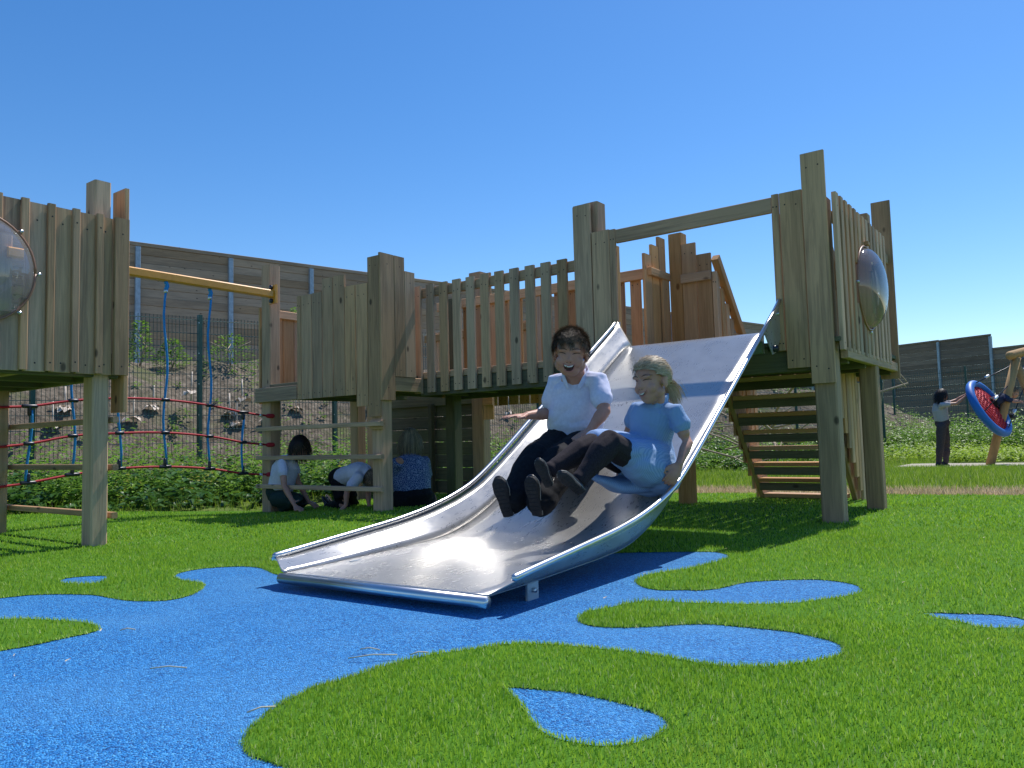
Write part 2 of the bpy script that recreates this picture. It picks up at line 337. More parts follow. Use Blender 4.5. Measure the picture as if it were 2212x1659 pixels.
def sm(poly,k=5): return [(p.x,p.y) for p in smooth_curve([(a,b_,0) for a,b_ in poly]+[(poly[0][0],poly[0][1],0)],k)][:-1]
BL=[sm(p) for p in (BLUE_MAIN,BLUE_TEAR,BLUE_SMALL,BLUE_BY_SLIDE,BLUE_RIGHT)]
EDGE=[(-11.5,-2.6),(-8.14,2.95),(-7.69,3.72),(-6.79,4.82),(-5.79,6.35),(-4.9,6.9),(-2.7,7.32),(-.44,7.76),(4.5,8.9)]
TURFP=EDGE+[(9,4),(6,-3),(-4,-6)]
def in_turf(x,y):
    r=inpoly(x,y,TURFP)
    for b_ in BL: r&=~inpoly(x,y,b_)
    return r
# terrain sheet out to the horizon
def grid_sheet(name,xs,ys,zf,mat,kind='structure'):
    X,Y=np.meshgrid(xs,ys); Zz=zf(X,Y); V=np.stack([X,Y,Zz],2).reshape(-1,3); nx,ny=len(xs),len(ys)
    i=np.arange(nx-1)[None,:]+np.arange(ny-1)[:,None]*nx; i=i.ravel(); Fq=np.stack([i,i+1,i+nx+1,i+nx],1)
    o=link(name,np_mesh(name,V,Fq,None,True),mat); return tag(o,kind=kind)
GROUND,nt,b=newmat('meadow_ground')
n=noisen(nt,coords(nt,rand=False),1.5,6,.65); nt.links.new(ramp(nt,n,[(.35,(.07,.10,.02)),(.6,(.11,.16,.035)),(.75,(.14,.12,.06))]),b.inputs['Base Color']); b.inputs['Roughness'].default_value=1; b.inputs['Specular IOR Level'].default_value=.1
xs=np.concatenate([[-900,-300,-120,-60,-35],np.arange(-24,14,.5),[20,40,120,300,900]]); ys=np.concatenate([[-600,-150,-40,-12],np.arange(-6,36,.5),[45,70,150,300,900]])
grid_sheet('ground',xs,ys,lambda X,Y:gz(X,Y)-.03,GROUND)
# rubber and turf base: triangulated sheets that follow the ground
def poly_sheet(name,outer,holes,mat,dz,step=.35):
    pts=[];edges=[]
    def add(loop):
        s=len(pts); pts.extend(Vector(p) for p in loop); n_=len(loop); edges.extend([(s+i,s+(i+1)%n_) for i in range(n_)])
    add(outer)
    for h in holes: add(h)
    xs=[p[0] for p in outer]; ys=[p[1] for p in outer]
    gx=np.arange(min(xs),max(xs),step); gy=np.arange(min(ys),max(ys),step); X,Y=np.meshgrid(gx,gy); X=X.ravel(); Y=Y.ravel()
    ok=inpoly(X,Y,outer)
    for h in holes: ok&=~inpoly(X,Y,h)
    pts.extend(Vector((a,b_)) for a,b_ in zip(X[ok],Y[ok]))
    v,e,f,*_=mgeo.delaunay_2d_cdt(pts,edges,[],0,1e-5)
    v=np.array([(p.x,p.y) for p in v]); T=np.array([tuple(t) for t in f]); c=v[T].mean(1); ok=inpoly(c[:,0],c[:,1],outer)
    for h in holes: ok&=~inpoly(c[:,0],c[:,1],h)
    keep=[tuple(int(i) for i in t) for t in T[ok]]
    z=gz(v[:,0],v[:,1])+dz
    me=mesh_from([(p[0],p[1],zz) for p,zz in zip(v,z)],keep,True,name)
    # normals up
    if sum(1 for p in me.polygons if p.normal.z<0)>len(me.polygons)/2: me.flip_normals()
    return link(name,me,mat)
def grow(poly,d):
    P=np.array(poly); a=np.roll(P,-1,0)-np.roll(P,1,0); n=np.stack([a[:,1],-a[:,0]],1); n/=np.linalg.norm(n,axis=1)[:,None]+1e-9
    ar=.5*np.sum(P[:,0]*np.roll(P[:,1],-1)-np.roll(P[:,0],-1)*P[:,1]); return [tuple(q) for q in P+n*d*(1 if ar>0 else -1)]
def dens(x0,x1,y0,y1,n): 
    return rng.uniform(x0,x1,n),rng.uniform(y0,y1,n)
tag(poly_sheet('turf_base',TURFP,BL,TURFB,.004),kind='structure')
for i,bp in enumerate(BL): tag(poly_sheet('rubber_surface',grow(bp,.012),[],RUBBER,.001,.25),kind='structure')
def blade_ring(r0,r1,dn,hh,ww,seg,name):
    a0,a1=math.radians(90+36.5-52),math.radians(90+36.5+52)
    area=.5*(a1-a0)*(r1*r1-r0*r0); n=int(area*dn)
    r=np.sqrt(rng.uniform(r0*r0,r1*r1,n)); a=rng.uniform(a0,a1,n); x=r*np.cos(a); y=r*np.sin(a)
    k=in_turf(x,y); x=x[k]; y=y[k]; n=len(x); x=x+rng.normal(0,.006,n); y=y+rng.normal(0,.006,n)-.003
    P=np.stack([x,y,gz(x,y)+.003],1); clump=fnoise(x,y,9)
    h=hh*(1+.25*clump)*rng.uniform(.65,1.15,n); w=ww*rng.uniform(.7,1.3,n)
    tag(blades(name,P,h,w,TURF,.75,None,seg),'short bright green artificial grass pile covering the play area','grass',kind='stuff')
def fringe():
    P=[];D=[]
    for bp in BL:
        Q=np.array(bp); nx_=np.roll(Q,-1,0); ar=.5*np.sum(Q[:,0]*nx_[:,1]-nx_[:,0]*Q[:,1]); sg=-1 if ar>0 else 1
        for a,b_ in zip(Q,nx_):
            L=np.linalg.norm(b_-a); m=(a+b_)/2; dist=np.hypot(*m)
            if dist>6 or L<1e-6: continue
            k=int(L/(.0016 if dist<2.5 else .003))
            if k<1: continue
            t=rng.uniform(0,1,k)[:,None]; d=(b_-a)/L; nrm=np.array([d[1],-d[0]])*sg
            P.append(a+(b_-a)*t+nrm*rng.uniform(-.004,.008,k)[:,None]); D.append(np.repeat(-nrm[None],k,0))
    P=np.concatenate(P); D=np.concatenate(D); n=len(P); h=rng.uniform(.006,.017,n); l=rng.uniform(.004,.016,n)
    z=gz(P[:,0],P[:,1])+.003; B=np.stack([P[:,0],P[:,1],z],1); j=rng.normal(0,.5,(n,2)); Dd=D+j; Dd/=np.linalg.norm(Dd,axis=1)[:,None]
    T=B+np.stack([Dd[:,0]*l,Dd[:,1]*l,h],1); S=np.stack([-Dd[:,1],Dd[:,0],np.zeros(n)],1)*.0016
    V=np.stack([B-S,B+S,T],1).reshape(-1,3); tone=rng.uniform(.35,1.0,n)
    tag(link('turf_edge_fringe',np_mesh('fringe',V,(np.arange(n)*3)[:,None]+np.array([[0,1,2]]),np.repeat(tone,3)),TURF),'loose blades along the cut edges of the artificial turf','grass',kind='stuff')
fringe()
blade_ring(.75,2.6,28000,.016,.0023,2,'artificial_grass')
blade_ring(2.6,5.2,8000,.018,.0042,1,'artificial_grass')
blade_ring(5.2,9.5,2500,.019,.009,1,'artificial_grass')

# ------------------------------------------------ lawn, dry strip, path, weeds, bank
def band(n,f0,f1,x0,x1):
    """random points between two offsets behind the turf edge"""
    e=np.array(EDGE); x=rng.uniform(x0,x1,n); y=np.interp(x,e[:,0],e[:,1]); t=rng.uniform(f0,f1,n)
    return x,y+t
x,y=band(26000,.03,.8,-4.9,3.5)
P=np.stack([x,y,gz(x,y)-.03],1); tag(blades('dry_grass',P,rng.uniform(.03,.09,len(x)),rng.uniform(.008,.014,len(x)),DRY,.9,None,1),'strip of dry straw coloured grass along the back edge of the turf','grass',kind='stuff')
x=np.concatenate([rng.uniform(-7,4.5,95000)]); y=rng.uniform(7.3,16.55,95000); e=np.array(EDGE); k=(y>np.interp(x,e[:,0],e[:,1])+.55)&(y-16<.9*(x+6)); x=x[k]; y=y[k]
P=np.stack([x,y,gz(x,y)-.03],1); tag(blades('meadow_grass',P,rng.uniform(.05,.12,len(x)),rng.uniform(.008,.014,len(x)),LAWN,.6,None,1),'longer bright green lawn behind the artificial turf','grass',kind='stuff')
# surfaced path behind the lawn
A1=math.radians(17.9)
def fl(s,c):  # point at distance s along and offset c behind of the mesh fence direction
    return np.array(-c*math.cos(A1)+s*math.sin(A1)),np.array(c*math.sin(A1)+s*math.cos(A1))
pv=[(-3.1,16.5),(6,17.2),(6,19.6),(-3.0,18.3)]
path=link('path',mesh_from([(a,b_,float(gz(a,b_))+.012) for a,b_ in pv],[(0,1,2,3)]),PATH); tag(path,kind='structure')
pv=[(-2.3,16.6),(6,17.3),(6,17.9),(-1.6,17.1)]
tag(link('path_yellow_surface',mesh_from([(a,b_,float(gz(a,b_))+.017) for a,b_ in pv],[(0,1,2,3)]),YPATH),kind='structure')
def bank_h(s,c):
    s=np.asarray(s,float); c=np.asarray(c,float)
    pr=np.interp(c,[11.7,12.1,12.8,13.8,14.8,15.6,24,26],[0,.08,.75,1.55,2.12,2.32,2.4,2.4])
    w=1+.05*np.sin(s*1.3)+.04*np.sin(s*3.1+c)
    end=np.interp(s,[-30,18,23,27,30,32.5],[1,1,.9,.72,.35,0])
    return pr*w*end-.02
ss=np.arange(-14,33,.22); cc=np.concatenate([np.arange(11.7,16,.2),np.arange(16.5,27,1.5)])
Sg,Cg=np.meshgrid(ss,cc); X,Y=fl(Sg,Cg); nz=np.array([noise.fractal(Vector((a*1.1,b_*1.1,3)),1,2,5) for a,b_ in zip(X.ravel(),Y.ravel())]).reshape(X.shape)
Zb=bank_h(Sg,Cg)+nz*.09*np.clip((Cg-11.9),0,1)
V=np.stack([X,Y,Zb],2).reshape(-1,3); nx,ny=len(ss),len(cc); i=(np.arange(nx-1)[None,:]+np.arange(ny-1)[:,None]*nx).ravel()
BANK,nt,b=newmat('earth_bank'); v=coords(nt,rand=False); n1=noisen(nt,v,1.1,6,.7); n2=noisen(nt,v,9,6,.7)
c=ramp(nt,n2,[(.3,(.07,.055,.04)),(.55,(.20,.165,.125)),(.75,(.33,.28,.22))]); c=mix(nt,ramp(nt,n1,[(.52,(0,0,0)),(.70,(1,1,1))]),c,(.11,.13,.05)); nt.links.new(c,b.inputs['Base Color'])
b.inputs['Roughness'].default_value=1; b.inputs['Specular IOR Level'].default_value=.1; bump(nt,b,n2,1,.05)
tag(link('earth_bank',np_mesh('earth_bank',V,np.stack([i,i+1,i+nx+1,i+nx],1),None,True),BANK),kind='structure')
# weeds at the foot of the fence
def weedband(n,s0,s1,c0,c1,hmin,hmax,per,ls,mat,name,label,zf=None,clump=.9,wr=.55):
    s=rng.uniform(s0,s1,n); c=rng.uniform(c0,c1,n)
    f=fnoise(s,c,clump*4,5)*.8; k=f>rng.uniform(-.55,.25,n); s=s[k];c=c[k];f=f[k]
    X,Y=fl(s,c); ok=~inpoly(X,Y,TURFP); X=X[ok];Y=Y[ok];s=s[ok];c=c[ok];f=f[ok]
    z=np.where(c>11.7,bank_h(s,np.maximum(c,11.7)),gz(X,Y)-.03)
    H=(hmin+(hmax-hmin)*rng.uniform(0,1,len(s))**1.5)*np.clip(1+f,.5,1.6)
    C,D,Nn,ln,tone=plants(np.stack([X,Y,z],1),H,per,ls,1.0)
    return tag(leaves(name,C,D,Nn,ln,ln*wr,mat,None,tone),label,'weeds',kind='stuff')
weedband(5200,-5,12,9.0,11.9,.18,.62,18,.08,WEED,'leafy_weeds','dense leafy green weeds between the turf and the green mesh fence')
weedband(1700,-5,12,8.5,11.5,.12,.40,14,.11,WEED2,'broad_leaf_weeds','dark broad leaved docks and nettles along the turf edge',None,.7,.75)
weedband(2600,8,30,10.3,12.4,.15,.55,14,.10,WEED,'leafy_weeds','leafy green scrub along the fence behind the lawn')
weedband(1000,-5,30,12.2,15.2,.08,.30,14,.07,WEED,'bank_weeds','patchy green weeds growing on the earth bank',None,.8)
weedband(110,-6,30,14.5,15.4,.12,.35,20,.07,WEED,'crest_weeds','taller weeds along the top of the bank below the timber barrier',None,.6)
weedband(260,-5,8,9.2,12.4,.2,.5,20,.05,YWEED,'flowering_weeds','yellow green flowering weeds by the fence',None,.7)
# rough grass between turf and fence
s=rng.uniform(-6,20,26000); c=rng.uniform(8.3,12,26000); X,Y=fl(s,c); ok=~inpoly(X,Y,TURFP); X=X[ok];Y=Y[ok]; 
tag(blades('rough_grass',np.stack([X,Y,gz(X,Y)-.03],1),rng.uniform(.06,.20,len(X)),rng.uniform(.007,.012,len(X)),LAWN,.7,None,1),'rough meadow grass between the turf and the mesh fence','grass',kind='stuff')
# right hand hedge-like scrub
def scrub(x0,x1,y0,y1,n,H0,H1,name,label,mat=WEED,per=20,ls=.11):
    x=rng.uniform(x0,x1,n); y=rng.uniform(y0,y1,n)-.55*(x-x0); z=gz(x,y)-.03; H=rng.uniform(H0,H1,n)
    C,D,Nn,ln,tone=plants(np.stack([x,y,z],1),H,per,ls,1.3); return tag(leaves(name,C,D,Nn,ln,ln*.55,mat,None,tone),label,'scrub',kind='stuff')
scrub(-5.4,8,25.3,27.6,1500,.5,1.25,'hedge_scrub','low green scrub in front of the far mesh fence on the right')
scrub(-4.0,7,20.5,24.5,1100,.15,.45,'hedge_scrub','low weeds behind the path on the right',LAWN,16,.1)

# ------------------------------------------------ mesh fences
def wire_panel(name,parent,p,q,z0,z1,vsp=.05,rr=.0034):
    p=Vector(p);q=Vector(q);d=(q-p);L=d.length;d.normalize(); n_=Vector((-d.y,d.x,0)); parts=[]
    def rod(a,b_,r):
        ax=(b_-a).normalized(); s=ax.cross(n_).normalized(); vs=[]
        for e in (a,b_):
            for k in range(3):
                an=2*math.pi*k/3; vs.append(e+s*math.cos(an)*r+n_*math.sin(an)*r)
        return vs,[(0,1,4,3),(1,2,5,4),(2,0,3,5)]
    k=0
    while k*vsp<L:
        a=p+d*(k*vsp); parts.append(rod(Vector((a.x,a.y,z0)),Vector((a.x,a.y,z1)),rr)); k+=1
    z=z0+.05
    while z<z1:
        for o in (-.006,.006):
            parts.append(rod(Vector((p.x,p.y,z))+n_*o,Vector((q.x,q.y,z))+n_*o,rr*1.25))
        z+=.2
    v,f=join_geo(parts); o=link(name,mesh_from(v,f),GREENM,parent); o['kind']='stuff'; return o
def fence(label,pts,top,grp=None,vsp=.05,rr=.0046):
    t=thing('mesh_fence',label,'fence',(pts[0][0],pts[0][1],0))
    for a in pts:
        g0=float(gz(a[0],a[1])); board(t,'post',a[0]-.03,a[0]+.03,a[1]-.03,a[1]+.03,g0-.1,top+.03,GREENM,.004,0)
        for kz in range(4): board(t,'post_bolt',a[0]+.031,a[0]+.04,a[1]-.036,a[1]-.03,top-.1-kz*.45,top-.085-kz*.45,BOLT,.001,0)
    for a,b_ in zip(pts[:-1],pts[1:]): wire_panel('wire_panel',t,(a[0],a[1],0),(b_[0],b_[1],0),max(float(gz(*a)),float(gz(*b_))),top,vsp,rr)
    return t
fpts=[tuple(float(v) for v in fl(.74+2.08*k,11.8)) for k in range(-3,11)]
fence('tall dark green welded mesh fence in front of the weedy earth bank',fpts,2.5)
p0=Vector((-5.09,28.5)); p1=Vector((-2.82,27.18)); stp=(p1-p0)
fence('far green mesh fence running behind the swing on the right',[tuple(p0+stp*k) for k in range(0,5)],2.43,None,.08,.006)
# ------------------------------------------------ noise barriers
def barrier(label,p,ang,n,panel,z0,z1,rows,mat,slope=0,post=GALV,lowmat=None,zlow=None,flip=1):
    d=Vector((math.sin(math.radians(ang)),math.cos(math.radians(ang)),0)); nn=Vector((d.y,-d.x,0))*flip
    t=thing('noise_barrier',label,'barrier',(p[0],p[1],0)); rh=(z1-z0)/rows; MB={}
    R=Matrix((Vector((0,0,-1)),nn,d)).transposed().to_4x4()
    if R.determinant()<0: R=Matrix((Vector((0,0,1)),nn,d)).transposed().to_4x4()
    def bb(name,c,L,h,th,m):
        k=(round(L,2),round(h,3),th,m.name)
        if k not in MB:
            me=boxmesh(h,th,L,.008).copy(); me.materials.clear(); me.materials.append(m); MB[k]=me
        return link(name,MB[k],m,t,Matrix.Translation(c)@R)
    for i in range(n):
        zz=slope*i; c=Vector(p)+d*(panel*(i+.5))
        for r in range(rows):
            off=nn*(.0 if r%2 else .012)
            bb('plank',c+Vector((0,0,z0+zz+rh*(r+.5)))+off,panel-.02,rh-.003,.05,mat)
        bb('capping',c+Vector((0,0,z1+zz+.06)),panel,.11,.12,mat)
        q=Vector(p)+d*(panel*i)+nn*.07
        me=boxmesh(.14,.14,z1-z0+.1,.01)
        o=link('steel_post',me.copy() if len(me.materials)==0 or me.materials[0]!=post else me,post,t,Matrix.Translation(q+Vector((0,0,(z0+z1)/2-.08+zz)))@Matrix.Rotation(-math.radians(ang),4,'Z'))
        if lowmat is not None:
            for r in range(4):
                hh=(z0+zz-zlow)/4; bb('plank',c+Vector((0,0,zlow+hh*(r+.5))),panel-.02,hh-.003,.05,lowmat)
    return t
B0=Vector((-22.3,9.0-.75,0)); 
barrier('long tall timber noise barrier on top of the bank with steel posts',(-23.2,6.12,0),14.1,14,2.69,2.3,6.5,17,BARR,0.0,GALV,None,None,1)
barrier('right hand timber noise barrier with a step in its top edge',(-3.92,50.9,0),-67,9,3.0,2.6,5.7,12,BARR2,.033,GALV,BARR2,-.3,-1)
barrier('lower section of timber noise barrier behind the swing',(4.4,47.4,0),-67,3,3.0,2.2,4.9,10,BARR2,0,GALV,BARR2,-.3,-1)
# tree guards on the bank
def guard(p,seed,label):
    r=random.Random(seed); t=thing('tree_guard',label,'tree guard',p,'collapsed pale tree guards on the bank')
    x,y,z=p; parts=[]
    tube(t,'stake',[(x,y,z-.1),(x+r.uniform(-.04,.04),y,z+.38)],.012,PALE,6)
    for k in range(5):
        a=r.uniform(0,6.28); b0=Vector((x,y,z+.035)); w=r.uniform(.06,.12); l=r.uniform(.10,.19)
        d=Vector((math.cos(a),math.sin(a),r.uniform(-.2,.1))); s=Vector((-math.sin(a),math.cos(a),r.uniform(-.1,.1)))
        vs=[b0-s*w*.5,b0+s*w*.5+Vector((0,0,.05)),b0+d*l*.55+s*w*.7,b0+d*l+Vector((0,0,-.05)),b0+d*l*.6-s*w*.6+Vector((0,0,.03))]
        parts.append((vs,[(0,1,2),(0,2,4),(4,2,3)]))
    v,f=join_geo(parts); link('guard_sheet',mesh_from(v,f),PALE,t)
GW=[((413,820),'pale collapsed tree guard high on the bank, left of the tall green fence post'),]
gp=[(-11.72,6.99,1.7),(-11.46,7.78,1.6),(-11.9,6.44,1.17),(-11.53,7.58,1.09),(-12.27,5.29,1.13),(-11.75,6.05,.45),(-11.3,7.55,.45),(-11.18,8.67,1.18),(-10.76,9.95,1.34),(-9.76,13.06,1.18),(-11.12,8.04,.5),(-12.0,5.0,.5)]
gl_=['just left of a fence post near the bank top','near the bank top right of the hanging blue ropes','above the top red rope, left of the long blue ropes','at mid bank just right of the dark green fence post','at far left above the top ladder bar','at the bank foot behind the left bottom of the net','at the foot of the bank left of the middle deck post','seen under the middle deck above the top ladder bar','seen under the middle deck just left of its right post','right beside the outstretched hand of the child sliding','behind the bottom of the net beside the middle deck','at the far left edge low behind the net']
for i,(p,l) in enumerate(zip(gp,gl_)):
    a=-(p[0]); c=p[1]*math.sin(A1)-p[0]*math.cos(A1); s=p[0]*math.sin(A1)+p[1]*math.cos(A1)
    z=float(bank_h(s,c)) if c>11.7 else 0
    guard((p[0],p[1],max(z+.05,p[2]-.25) if abs(z-p[2])<.8 else z+.05),i,'pale crumpled tree guard '+l)
# bushes growing on the crest
def shrub(p,h,r,n,label,mat=WEED,ls=.07):
    t=thing('shrub',label,'shrub',p); P=Vector(p)
    for k in range(4): tube(t,'stem',[P,P+Vector((random.uniform(-.1,.1),random.uniform(-.1,.1),h*.5)),P+Vector((random.uniform(-r,r)*.6,random.uniform(-r,r)*.6,h*.85))],.008,TWIG,5)
    m=n; u=rng.uniform(0,1,m); a=rng.uniform(0,2*np.pi,m); rad=r*(1-u*.75)*np.sqrt(rng.uniform(.1,1,m)); C=np.stack([p[0]+np.cos(a)*rad,p[1]+np.sin(a)*rad,p[2]+.05+u*h],1)
    D=np.stack([np.cos(a),np.sin(a),rng.uniform(-.2,.9,m)],1); D/=np.linalg.norm(D,axis=1)[:,None]; Nn=np.stack([-np.sin(a),np.cos(a),rng.uniform(-.4,.4,m)],1)
    ln=ls*rng.uniform(.6,1.3,m); leaves('foliage',C,D,Nn,ln,ln*.5,mat,t)
for s_,c_,h,r,l in ((2.55,14.9,.75,.28,'narrow upright shrub on the bank crest beside the left tower'),(3.1,15.0,.5,.34,'low rounded shrub on the bank crest right of the narrow one'),(4.15,15.0,.55,.6,'broad low shrub on the bank crest behind the green fence post'),(5.55,15.1,1.0,.48,'tallest grey green shrub on the bank crest behind the blue rope'),(6.6,15.0,.85,.28,'pointed shrub on the bank crest next to the middle deck post')):
    X,Y=fl(s_,c_); shrub((float(X),float(Y),float(bank_h(s_,c_))),h,r,420,l)

# ------------------------------------------------ T1: slide tower
T1=thing('slide_tower','tall timber play tower with the metal slide, vertical boards and stairs at the back','play tower',(-2.2,5.8,0))
W=WOOD
board(T1,'post',-1.38,-1.245,5.148,5.268,-.02,2.1,W,.008)
board(T1,'post',-1.322,-1.20,6.13,6.235,-.02,2.2,W,.008)
board(T1,'post',-2.78,-2.66,6.07,6.19,-.02,2.31,WARM_BOUNCE,.008)
board(T1,'post',-3.075,-2.95,5.17,5.30,-.02,2.43,W,.008)
board(T1,'face_board',-1.387,-1.240,5.115,5.143,.89,2.40,W)
board(T1,'face_board',-1.538,-1.393,5.118,5.146,1.0,2.17,W)
board(T1,'face_board',-1.59,-1.545,5.12,5.146,1.12,2.172,W)
board(T1,'face_board',-3.14,-2.99,5.115,5.143,.9,2.41,W)
board(T1,'face_board',-2.985,-2.832,5.118,5.146,1.0,2.17,W)
board(T1,'face_board',-2.828,-2.778,5.12,5.146,1.0,2.165,W)
board(T1,'side_board',-3.17,-3.144,5.15,5.30,.9,2.415,W)
board(T1,'stud',-2.84,-2.80,5.15,5.23,1.15,2.05,WARM_BOUNCE)
board(T1,'stud',-1.60,-1.555,5.15,5.23,1.12,2.05,W)
board(T1,'lintel',-2.776,-1.592,5.125,5.16,2.057,2.160,W)
board(T1,'front_beam',-2.93,-1.40,5.17,5.21,.98,1.15,UNDER_SHADE)
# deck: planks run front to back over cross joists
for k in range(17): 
    x0=-3.10+k*.112; board(T1,'deck_plank',x0,x0+.103,5.16,6.95,1.155,1.185,UNDER_SHADE)
for yy in (5.45,5.95,6.35,6.85): board(T1,'joist',-3.1,-1.24,yy,yy+.045,1.03,1.15,UNDER_SHADE)
board(T1,'side_beam',-1.238,-1.193,5.27,6.93,1.055,1.125,W)
board(T1,'side_rail',-1.255,-1.218,5.27,6.93,1.95,2.03,W)
cy,cz,cr=5.93,1.60,.30
for k in range(13):
    y0=5.165+k*.1205; wd=.072; yc=y0+wd/2; dy=abs(yc-cy)
    if dy<cr-.03:
        hh=math.sqrt((cr-.015)**2-dy*dy); board(T1,'slat',-1.218,-1.19,y0,y0+wd,cz+hh,2.125,W); board(T1,'slat',-1.218,-1.19,y0,y0+wd,1.10,cz-hh,W)
    else: board(T1,'slat',-1.218,-1.19,y0,y0+wd,1.10,2.125,W)
board(T1,'corner_board',-1.33,-1.185,6.945,6.973,1.0,2.49,W)
def dome(parent,cx,cy,cz,r,dep,sgn=1):
    vs=[];fs=[];nr,ns=14,40
    for i in range(nr+1):
        t=i/nr*math.pi/2; rr=r*math.cos(t)**.9 if i<nr else 0; hh=dep*math.sin(t)
        for j in range(ns):
            a=2*math.pi*j/ns; vs.append((cx+hh*sgn,cy+rr*math.cos(a),cz+rr*math.sin(a)))
    for i in range(nr):
        for j in range(ns): fs.append((i*ns+j,i*ns+(j+1)%ns,(i+1)*ns+(j+1)%ns,(i+1)*ns+j))
    o=link('bubble_window',mesh_from(vs,fs,True),DOME,parent)
    ring=[(cx+.004,cy+(r+.012)*math.cos(a),cz+(r+.012)*math.sin(a)) for a in np.linspace(0,2*math.pi,49)]
    tube(o,'rim',ring,.007,DOMERIM,6,(1,0,0))
    for a in (.0,math.pi/2,math.pi,-math.pi/2,math.pi/4,-math.pi/4):
        tube(o,'bolt',[(cx+.0,cy+(r+.03)*math.cos(a),cz+(r+.03)*math.sin(a)),(cx+.016,cy+(r+.03)*math.cos(a),cz+(r+.03)*math.sin(a))],.010,BOLT,8)
    return o
DOMERIM=simple('bronze_tinted_rim',(.30,.15,.09),.4)
dome(T1,-1.188,cy,cz,.29,.125)
board(T1,'window_clip',-1.19,-1.16,5.90,5.96,1.91,1.935,WARM_BOUNCE)
# rear boards and rails
board(T1,'rear_board',-2.66,-2.535,6.065,6.09,1.1,2.20,WARM_BOUNCE); board(T1,'rear_board',-2.53,-2.405,6.065,6.09,1.1,2.09,WARM_BOUNCE)
board(T1,'rear_board',-2.40,-2.36,6.07,6.09,1.1,1.93,WARM_BOUNCE)
board(T1,'rear_rail',-2.66,-2.40,6.03,6.062,1.86,1.935,WARM_BOUNCE)
for y0,zt in ((5.66,2.08),(5.80,2.18),(5.935,2.27)): board(T1,'side_board',-2.83,-2.805,y0,y0+.13,1.1,zt,WARM_BOUNCE)
board(T1,'side_rail',-2.80,-2.765,5.70,6.06,1.90,1.965,WARM_BOUNCE)
board(T1,'side_board',-2.80,-2.775,5.93,6.06,1.15,1.9,WARM_BOUNCE)
# stairs
ST=thing('staircase','open tread timber staircase with slatted sides behind the slide tower','stairs',(-1.95,6.9,0))
nst=8
for k in range(nst):
    z=.05+k*.14; yb=6.95-k*.108
    board(ST,'tread',-2.31,-1.63,yb-.13,yb+.03,z-.035,z,WARM_BOUNCE)
    board(ST,'riser',-2.31,-1.63,yb-.128,yb-.108,z-.105,z-.038,UNDER_SHADE)
for x0 in (-2.36,-1.59): slant(ST,'stringer',(x0+.02,7.02,-.02),(x0+.02,6.02,1.19),.20,.04,WOOD)
for sx,x0 in ((0,-2.405),(1,-1.525)):
    for k in range(9):
        yb=6.98-k*.098; zb=(6.98-yb)*1.21
        board(ST,'baluster_board',x0,x0+.024,yb-.082,yb,max(0,zb-.03),zb+.98,WARM_BOUNCE)
    slant(ST,'handrail',(x0+.03,7.02,1.02),(x0+.03,6.10,2.05),.07,.06,WARM_BOUNCE)

# ------------------------------------------------ bridge
BR=thing('timber_bridge','raised timber bridge with evenly spaced upright slats between the middle deck and slide tower','bridge',(-4,5.5,1))
board(BR,'top_rail',-4.86,-3.15,5.155,5.195,1.905,1.99,W)
board(BR,'bottom_rail',-4.86,-3.15,5.155,5.195,1.155,1.215,W)
board(BR,'edge_beam',-4.86,-3.1,5.16,5.205,1.0,1.15,UNDER_SHADE)
for k in range(11):
    xc=-4.86+.1587*k; board(BR,'slat',xc-.046,xc+.046,5.125,5.152,1.022+.002*k,2.01,W)
for k in range(7): board(BR,'deck_plank',-4.86,-3.10,5.2+k*.108,5.3+k*.108,1.155,1.185,UNDER_SHADE)
for xx in (-4.6,-4.0,-3.4): board(BR,'joist',xx,xx+.045,5.2,5.93,1.04,1.15,UNDER_SHADE)
board(BR,'edge_beam',-5.2,-2.85,5.93,5.97,1.0,1.15,UNDER_SHADE)
board(BR,'top_rail',-5.3,-2.835,5.885,5.925,1.92,2.01,WARM_BOUNCE)
board(BR,'bottom_rail',-5.3,-2.835,5.885,5.925,1.19,1.26,WARM_BOUNCE)
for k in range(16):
    xc=-5.25+.158*k; board(BR,'slat',xc-.05,xc+.05,5.93,5.955,1.03,1.985,WARM_BOUNCE)

# ------------------------------------------------ T2: middle deck
T2=thing('middle_deck','middle timber play deck with stepped front boards and people sitting underneath','play deck',(-5.7,5.2,0))
board(T2,'post',-6.555,-6.415,4.66,4.785,-.12,2.39,W,.008)
board(T2,'post',-4.965,-4.835,4.645,4.77,-.05,2.19,W,.008)
board(T2,'post',-6.55,-6.42,5.8,5.92,-.08,2.0,W,.008); board(T2,'post',-5.1,-4.98,5.76,5.88,-.05,2.0,UNDER_SHADE,.008)
tops=[(-5.935,-5.875,1.992,1.01),(-5.87,-5.722,1.99,1.01),(-5.716,-5.574,1.99,1.01),(-5.566,-5.424,2.105,1.01),(-5.416,-5.267,2.105,1.01),(-5.259,-5.124,1.99,1.01),(-5.116,-4.968,1.985,.905),(-4.961,-4.822,2.21,.81)]
for a,b_,zt,zb in tops: board(T2,'face_board',a,b_,4.612,4.638,zb,zt,W)
board(T2,'front_beam',-6.585,-5.94,4.608,4.648,1.01,1.15,W)
board(T2,'front_rail',-5.93,-4.98,4.645,4.685,1.85,1.93,W); board(T2,'front_beam',-5.93,-4.98,4.645,4.685,1.02,1.14,UNDER_SHADE)
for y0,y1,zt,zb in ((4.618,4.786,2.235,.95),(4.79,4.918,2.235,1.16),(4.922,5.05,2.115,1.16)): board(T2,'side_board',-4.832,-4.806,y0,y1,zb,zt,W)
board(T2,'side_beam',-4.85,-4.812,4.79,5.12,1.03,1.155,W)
for k in range(11): board(T2,'deck_plank',-6.5,-4.86,4.66+k*.115,4.765+k*.115,1.155,1.185,UNDER_SHADE)
